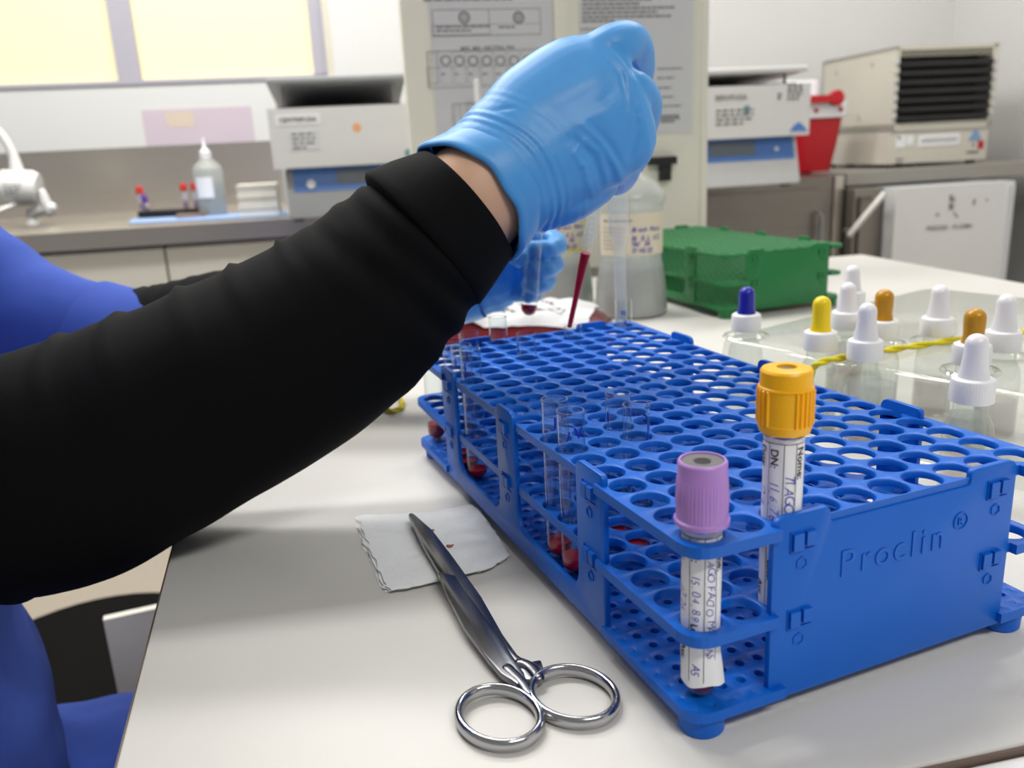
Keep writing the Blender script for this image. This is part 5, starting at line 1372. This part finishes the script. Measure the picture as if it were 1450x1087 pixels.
# trousers
b = bmesh.new()
for s in (-1, 1):
    limb([(-390, 335 + s*85, -275), (-200, 335 + s*105, -300), (-20, 335 + s*110, -310)], [92, 82, 68])
    limb([(-20, 335 + s*110, -310), (-36, 335 + s*112, -480), (-50, 335 + s*112, -690)], [68, 68, 62])
rb = remeshed(b, 'trousers', 6, 5); rb.normal_update()
for v in rb.verts: v.co += v.normal*(3*nz(v.co, .014, 5) + 2*nz(v.co, .035))
addp(rb, 'scrub_trousers', SCRUB)
for s in (-1, 1):
    b = bmesh.new(); limb([(-75, 335 + s*112, -722), (20, 335 + s*116, -726), (95, 335 + s*118, -732)], [(36, 44), (34, 44), (24, 40)])
    for v in b.verts: v.co.z = max(v.co.z, FLOOR + .5)
    addp(b, 'shoe', mat('white_clogs', '#dddddd', .5))

# --- right glove
GF = mat('glove_shade', '#4a9be0', .42)
b = bmesh.new()
W1 = at(664, 287, 457)
def hpts(*p): return [at(*q) for q in p]
# palm and back of the hand, an oval slab from the wrist to the knuckles
sect = [((664, 284, 457), 38, 33), ((700, 256, 458), 36.5, 30), ((740, 224, 460), 39, 26), ((785, 188, 463), 43, 23), ((830, 160, 466), 44, 22), ((868, 146, 468), 41, 19)]
pp, rr = cat([at(*s[0]) for s in sect], [(s[1], s[2]) for s in sect], 8)
# orient the wide axis in the image plane, across the forearm
def slab(b, pp, rr, wide, seg=36):
    rings = []; n = len(pp); fr = []
    for i in range(n):
        t_ = (pp[min(i+1, n-1)] - pp[max(i-1, 0)]).normalized(); u_ = (wide - t_*wide.dot(t_)).normalized(); fr.append((t_, u_, t_.cross(u_)))
    def ring(p, f, a_, b_):
        return [b.verts.new(p + f[1]*math.cos(2*PI*k/seg)*a_ + f[2]*math.sin(2*PI*k/seg)*b_) for k in range(seg)]
    rings.append(ring(pp[0] - fr[0][0]*2, fr[0], rr[0][0]*.6, rr[0][1]*.6))
    for i in range(n): rings.append(ring(pp[i], fr[i], *rr[i]))
    for s in (.4, .75, .95): rings.append(ring(pp[-1] + fr[-1][0]*s*rr[-1][1], fr[-1], rr[-1][0]*math.sqrt(1 - s*s*.8), rr[-1][1]*math.sqrt(1-s*s)))
    for x_, y_ in zip(rings, rings[1:]):
        for k in range(seg): b.faces.new((x_[k], x_[(k+1) % seg], y_[(k+1) % seg], y_[k]))
    b.faces.new(list(reversed(rings[0]))); b.faces.new(rings[-1])
wide = (at(700, 120, 460) - at(790, 290, 460)).normalized()
slab(b, pp, rr, wide)
def finger(pts, r): pp, rr = cat(hpts(*pts), r, 5); loft(b, pp, rr, 18)
finger([(815, 100, 468), (862, 72, 470), (893, 60, 480), (905, 96, 508), (893, 140, 524)], [14, 14, 11.2, 9.8, 9])          # index
finger([(830, 150, 462), (874, 128, 464), (909, 138, 476), (908, 180, 506), (884, 200, 524)], [14, 13.5, 10.8, 9.8, 9])     # middle
finger([(830, 185, 463), (874, 180, 464), (900, 192, 474), (893, 228, 502), (866, 238, 520)], [14, 13, 10.4, 9.4, 8.6])     # ring
finger([(825, 225, 465), (862, 226, 468), (884, 234, 477), (874, 256, 500), (850, 252, 514)], [13, 12, 9.8, 8.8, 8])        # little
finger([(730, 150, 476), (790, 100, 492), (838, 96, 512), (876, 118, 526)], [17, 14, 11, 9.4])                              # thumb
finger([(760, 290, 466), (800, 275, 470), (840, 256, 476)], [16, 17, 15])                                                   # heel of the hand
rb = remeshed(b, 'glove', 1.35, 9, .5); rb.normal_update()
axw = (at(760, 205, 461) - at(664, 284, 457)).normalized()
def pxy(q):
    d = q - CAM; z = d.dot(AF); return V((725 + FP*d.dot(AR)/z, 543.5 + FP*d.dot(AD)/z))
def segd(p, a, b_):
    ab = b_ - a; t_ = max(0, min(1, (p - a).dot(ab)/ab.length_squared)); return (p - a - ab*t_).length, t_
# stretch creases and tendon ridges of the tight glove: (points in the photo, depth in mm, width in px)
CRE = [([(872, 66), (892, 92), (910, 118)], -1.7, 5), ([(893, 118), (900, 150), (903, 178)], -1.2, 5), ([(905, 160), (902, 195), (893, 222)], -1.2, 5),
       ([(862, 60), (885, 95), (893, 130), (896, 170)], .9, 4), ([(846, 70), (880, 105), (890, 150)], -.7, 4), ([(905, 100), (918, 62)], -.5, 4),
       ([(826, 178), (850, 200), (872, 235), (880, 258)], 1.3, 5), ([(836, 176), (866, 208), (884, 240)], -1.0, 4), ([(812, 196), (840, 222), (852, 262)], -1.0, 5), ([(820, 192), (848, 216), (860, 258)], .8, 4),
       ([(806, 208), (828, 240), (838, 276)], .8, 4), ([(812, 220), (822, 205), (830, 198)], .9, 3), ([(820, 236), (832, 232)], 1.0, 3),
       ([(760, 150), (820, 120), (862, 100)], .8, 16), ([(790, 190), (840, 165), (872, 150)], .7, 14), ([(700, 155), (730, 152)], -.6, 3), ([(848, 150), (868, 128)], -.6, 8)]
CRE = [([V(q) for q in pts_], a_, w_) for pts_, a_, w_ in CRE]
tocam0 = (CAM - W1).normalized()
tc = (CAM - W1); tc -= axw*tc.dot(axw); tc.normalize()
for v in rb.verts:
    d0 = v.co - W1; s = d0.dot(axw); dd = d0 - axw*s
    near = max(0, dd.normalized().dot(tc)) if dd.length > 1e-6 else 0
    s2 = s - 15*near**1.2
    e = min(1, max(0, (s2 + 2)/10)) * max(0, min(1, (52 - s2)/34))
    ph = s2*1.12 + 1.5*nz(v.co, .014, 4) + .5*nz(v.co, .04)
    w = .62*e*(.6*math.sin(ph) + .4*math.sin(ph)**3)*(.55 + .45*math.sin(s2*.31 + 2*nz(v.co, .02, 6)))
    w += .3*nz(v.co, .045, 8)
    if v.normal.dot(tocam0) > -.1:
        p = pxy(v.co)
        for pts_, a_, w_ in CRE:
            dm = 1e9; te = 0; n_ = len(pts_) - 1
            for i_ in range(n_):
                dq, t_ = segd(p, pts_[i_], pts_[i_+1])
                if dq < dm: dm = dq; te = (i_ + t_)/n_
            if dm < 3*w_: w += a_*math.exp(-(dm/w_)**2)*math.sin(PI*min(.93, max(.07, te)))**.5
    v.co += v.normal*w
tocam = (CAM - W1); tocam -= axw*tocam.dot(axw); tocam.normalize()
def glim(q):
    d = q - W1; d = d - axw*d.dot(axw); c_ = d.normalized().dot(tocam)
    return -2 + 17*max(0, c_)**1.2
bmesh.ops.delete(rb, geom=[v for v in rb.verts if (v.co - W1).dot(axw) < glim(v.co)], context='VERTS')
gl = addp(rb, 'right_glove', GLOVE, smooth=80)
# rolled cuff of the glove
b = bmesh.new()
T = axw; seg = 90; u = (wide - T*wide.dot(T)).normalized(); vv = T.cross(u); rings = []
for i, (s_, dr_) in enumerate([(5, -2.2), (1, -1.4), (-1, -.2), (-1.6, 1.0), (-.6, 2.0), (1.5, 2.2), (4, 1.5), (7, .8), (11, .1), (15, -1.2)]):
    ring = []
    for k in range(seg):
        a = 2*PI*k/seg; d = u*math.cos(a)*(38.2 + dr_) + vv*math.sin(a)*(32.6 + dr_)
        q = W1 + d; s2 = glim(q) + s_ + 1.3*nz(q, .05, 11) + .5*math.sin(a*9)
        ring.append(b.verts.new(q + T*s2 + d.normalized()*(.9*nz(q + T*s_, .06, 3))))
    rings.append(ring)
for x_, y_ in zip(rings, rings[1:]):
    for k in range(seg): b.faces.new((x_[k], x_[(k+1) % seg], y_[(k+1) % seg], y_[k]))
addp(b, 'glove_cuff', GLOVE, gl, 80)
# --- left glove: a loose fist round the tube
b = bmesh.new()
finger([(640, 394, 656), (676, 388, 655), (704, 384, 656)], [(31, 26), (33, 22), (32, 18)])
finger([(690, 352, 658), (716, 348, 662), (740, 342, 660)], [16, 15, 12])
def fin(pts, r): finger(pts, [x*.87 for x in r])
fin([(708, 344, 662), (758, 336, 658), (788, 343, 642), (778, 353, 623), (757, 353, 620)], [11, 10.4, 9.4, 8.6, 8.0])
fin([(708, 371, 662), (756, 366, 658), (784, 373, 643), (773, 381, 625), (754, 381, 621)], [11, 10, 9.0, 8.2, 7.6])
fin([(706, 396, 660), (748, 393, 656), (774, 397, 643), (764, 404, 628), (749, 403, 623)], [11, 9.6, 8.4, 7.8, 7.2])
fin([(700, 414, 658), (736, 414, 654), (756, 416, 644), (749, 419, 633)], [10, 8.6, 7.6, 7])
fin([(684, 352, 650), (704, 350, 634), (722, 356, 622), (736, 366, 615)], [13, 11, 9.2, 8.2])
rb = remeshed(b, 'glove', 1.1, 3, .5); rb.normal_update()
for v in rb.verts: v.co += v.normal*(.7*nz(v.co, .05, 2) + .35*math.sin(v.co.x*.5 + v.co.z*.35 + 2*nz(v.co, .03)))
gl2 = addp(rb, 'left_glove', GLOVE, smooth=80)
b = bmesh.new()
pp = [at(632, 397, 655), at(640, 396, 655), at(660, 392, 654), at(676, 389, 653)]; loft(b, pp, [36, 37, 36, 35], 40, False, lambda t_, a, q: .8*nz(q, .06) + .6*math.sin(a*6)); addp(b, 'glove_cuff', GLOVE, gl2, 80)

# ------------------------------------------------------------------ ceiling lamps
LAMP = mat('lamp_diffuser', '#ffffff', .5, emit='#fffaf2', estr=2.2)
def lamp(x, y, label, w=1200, d=300, power=60, rz=RZ):
    t = thing('ceiling_light', (x, y, CEIL - 60), label, 'ceiling light', rz, group='ceiling lights')
    b = bmesh.new(); box(b, -w/2 - 20, -d/2 - 20, 12, w/2 + 20, d/2 + 20, 59, 3); finish(b, 'frame', WHITEM, t)
    b = bmesh.new(); box(b, -w/2, -d/2, 2, w/2, d/2, 11, 2); finish(b, 'diffuser', LAMP, t)
    l = bpy.data.lights.new('ceiling_lamp', 'AREA'); l.shape = 'RECTANGLE'; l.size = w*S; l.size_y = d*S; l.energy = power; l.color = (1, .985, .958)
    o = bpy.data.objects.new('lamp_light', l); COL.objects.link(o); o.location = (0, 0, -6*S); o.parent = t
LP = [(-150, 1050, 38), (-100, 2000, 70), (1500, 1300, 44), (-1500, 1500, 42), (300, -1500, 62)]  # the last three are unseen lamps added as side and front fill
for k, (x, y, pw) in enumerate(LP):
    lamp(x, y, ('recessed ceiling light over the person\'s shoulder', 'recessed ceiling light over the dropper bottles', 'added ceiling fill light at the right side, out of view', 'added ceiling fill light at the left side, out of view', 'added ceiling fill light behind the camera, for the front faces')[k], power=pw*.5)
w = bpy.data.worlds.new('ambient_fill'); SC.world = w; w.use_nodes = True
w.node_tree.nodes['Background'].inputs[0].default_value = (.92, .95, 1, 1)
w.node_tree.nodes['Background'].inputs[1].default_value = .26  # even ambient light added as soft fill from the open sides

# ------------------------------------------------------------------ camera
cd = bpy.data.cameras.new('camera'); cam = bpy.data.objects.new('camera', cd); COL.objects.link(cam)
mw = Matrix.Identity(4)
X, Y, Z = AR.normalized(), (-AD).normalized(), (-AF).normalized()
for r in range(3): mw[r][0], mw[r][1], mw[r][2], mw[r][3] = X[r], Y[r], Z[r], CAM[r]*S
cam.matrix_world = mw
cd.sensor_fit = 'HORIZONTAL'; cd.sensor_width = 36; cd.lens = FP/1450*36
cd.clip_start = .01; cd.clip_end = 30
cd.dof.use_dof = True; cd.dof.focus_distance = .36; cd.dof.aperture_fstop = cd.lens/2.6
SC.camera = cam
SC.view_settings.view_transform = 'Standard'; SC.view_settings.look = 'None'; SC.view_settings.gamma = 1
SC.view_settings.use_curve_mapping = False; SC.view_settings.exposure = 0.0
SC.cycles.max_bounces = 10; SC.cycles.transparent_max_bounces = 40; SC.cycles.caustics_reflective = False; SC.cycles.caustics_refractive = False
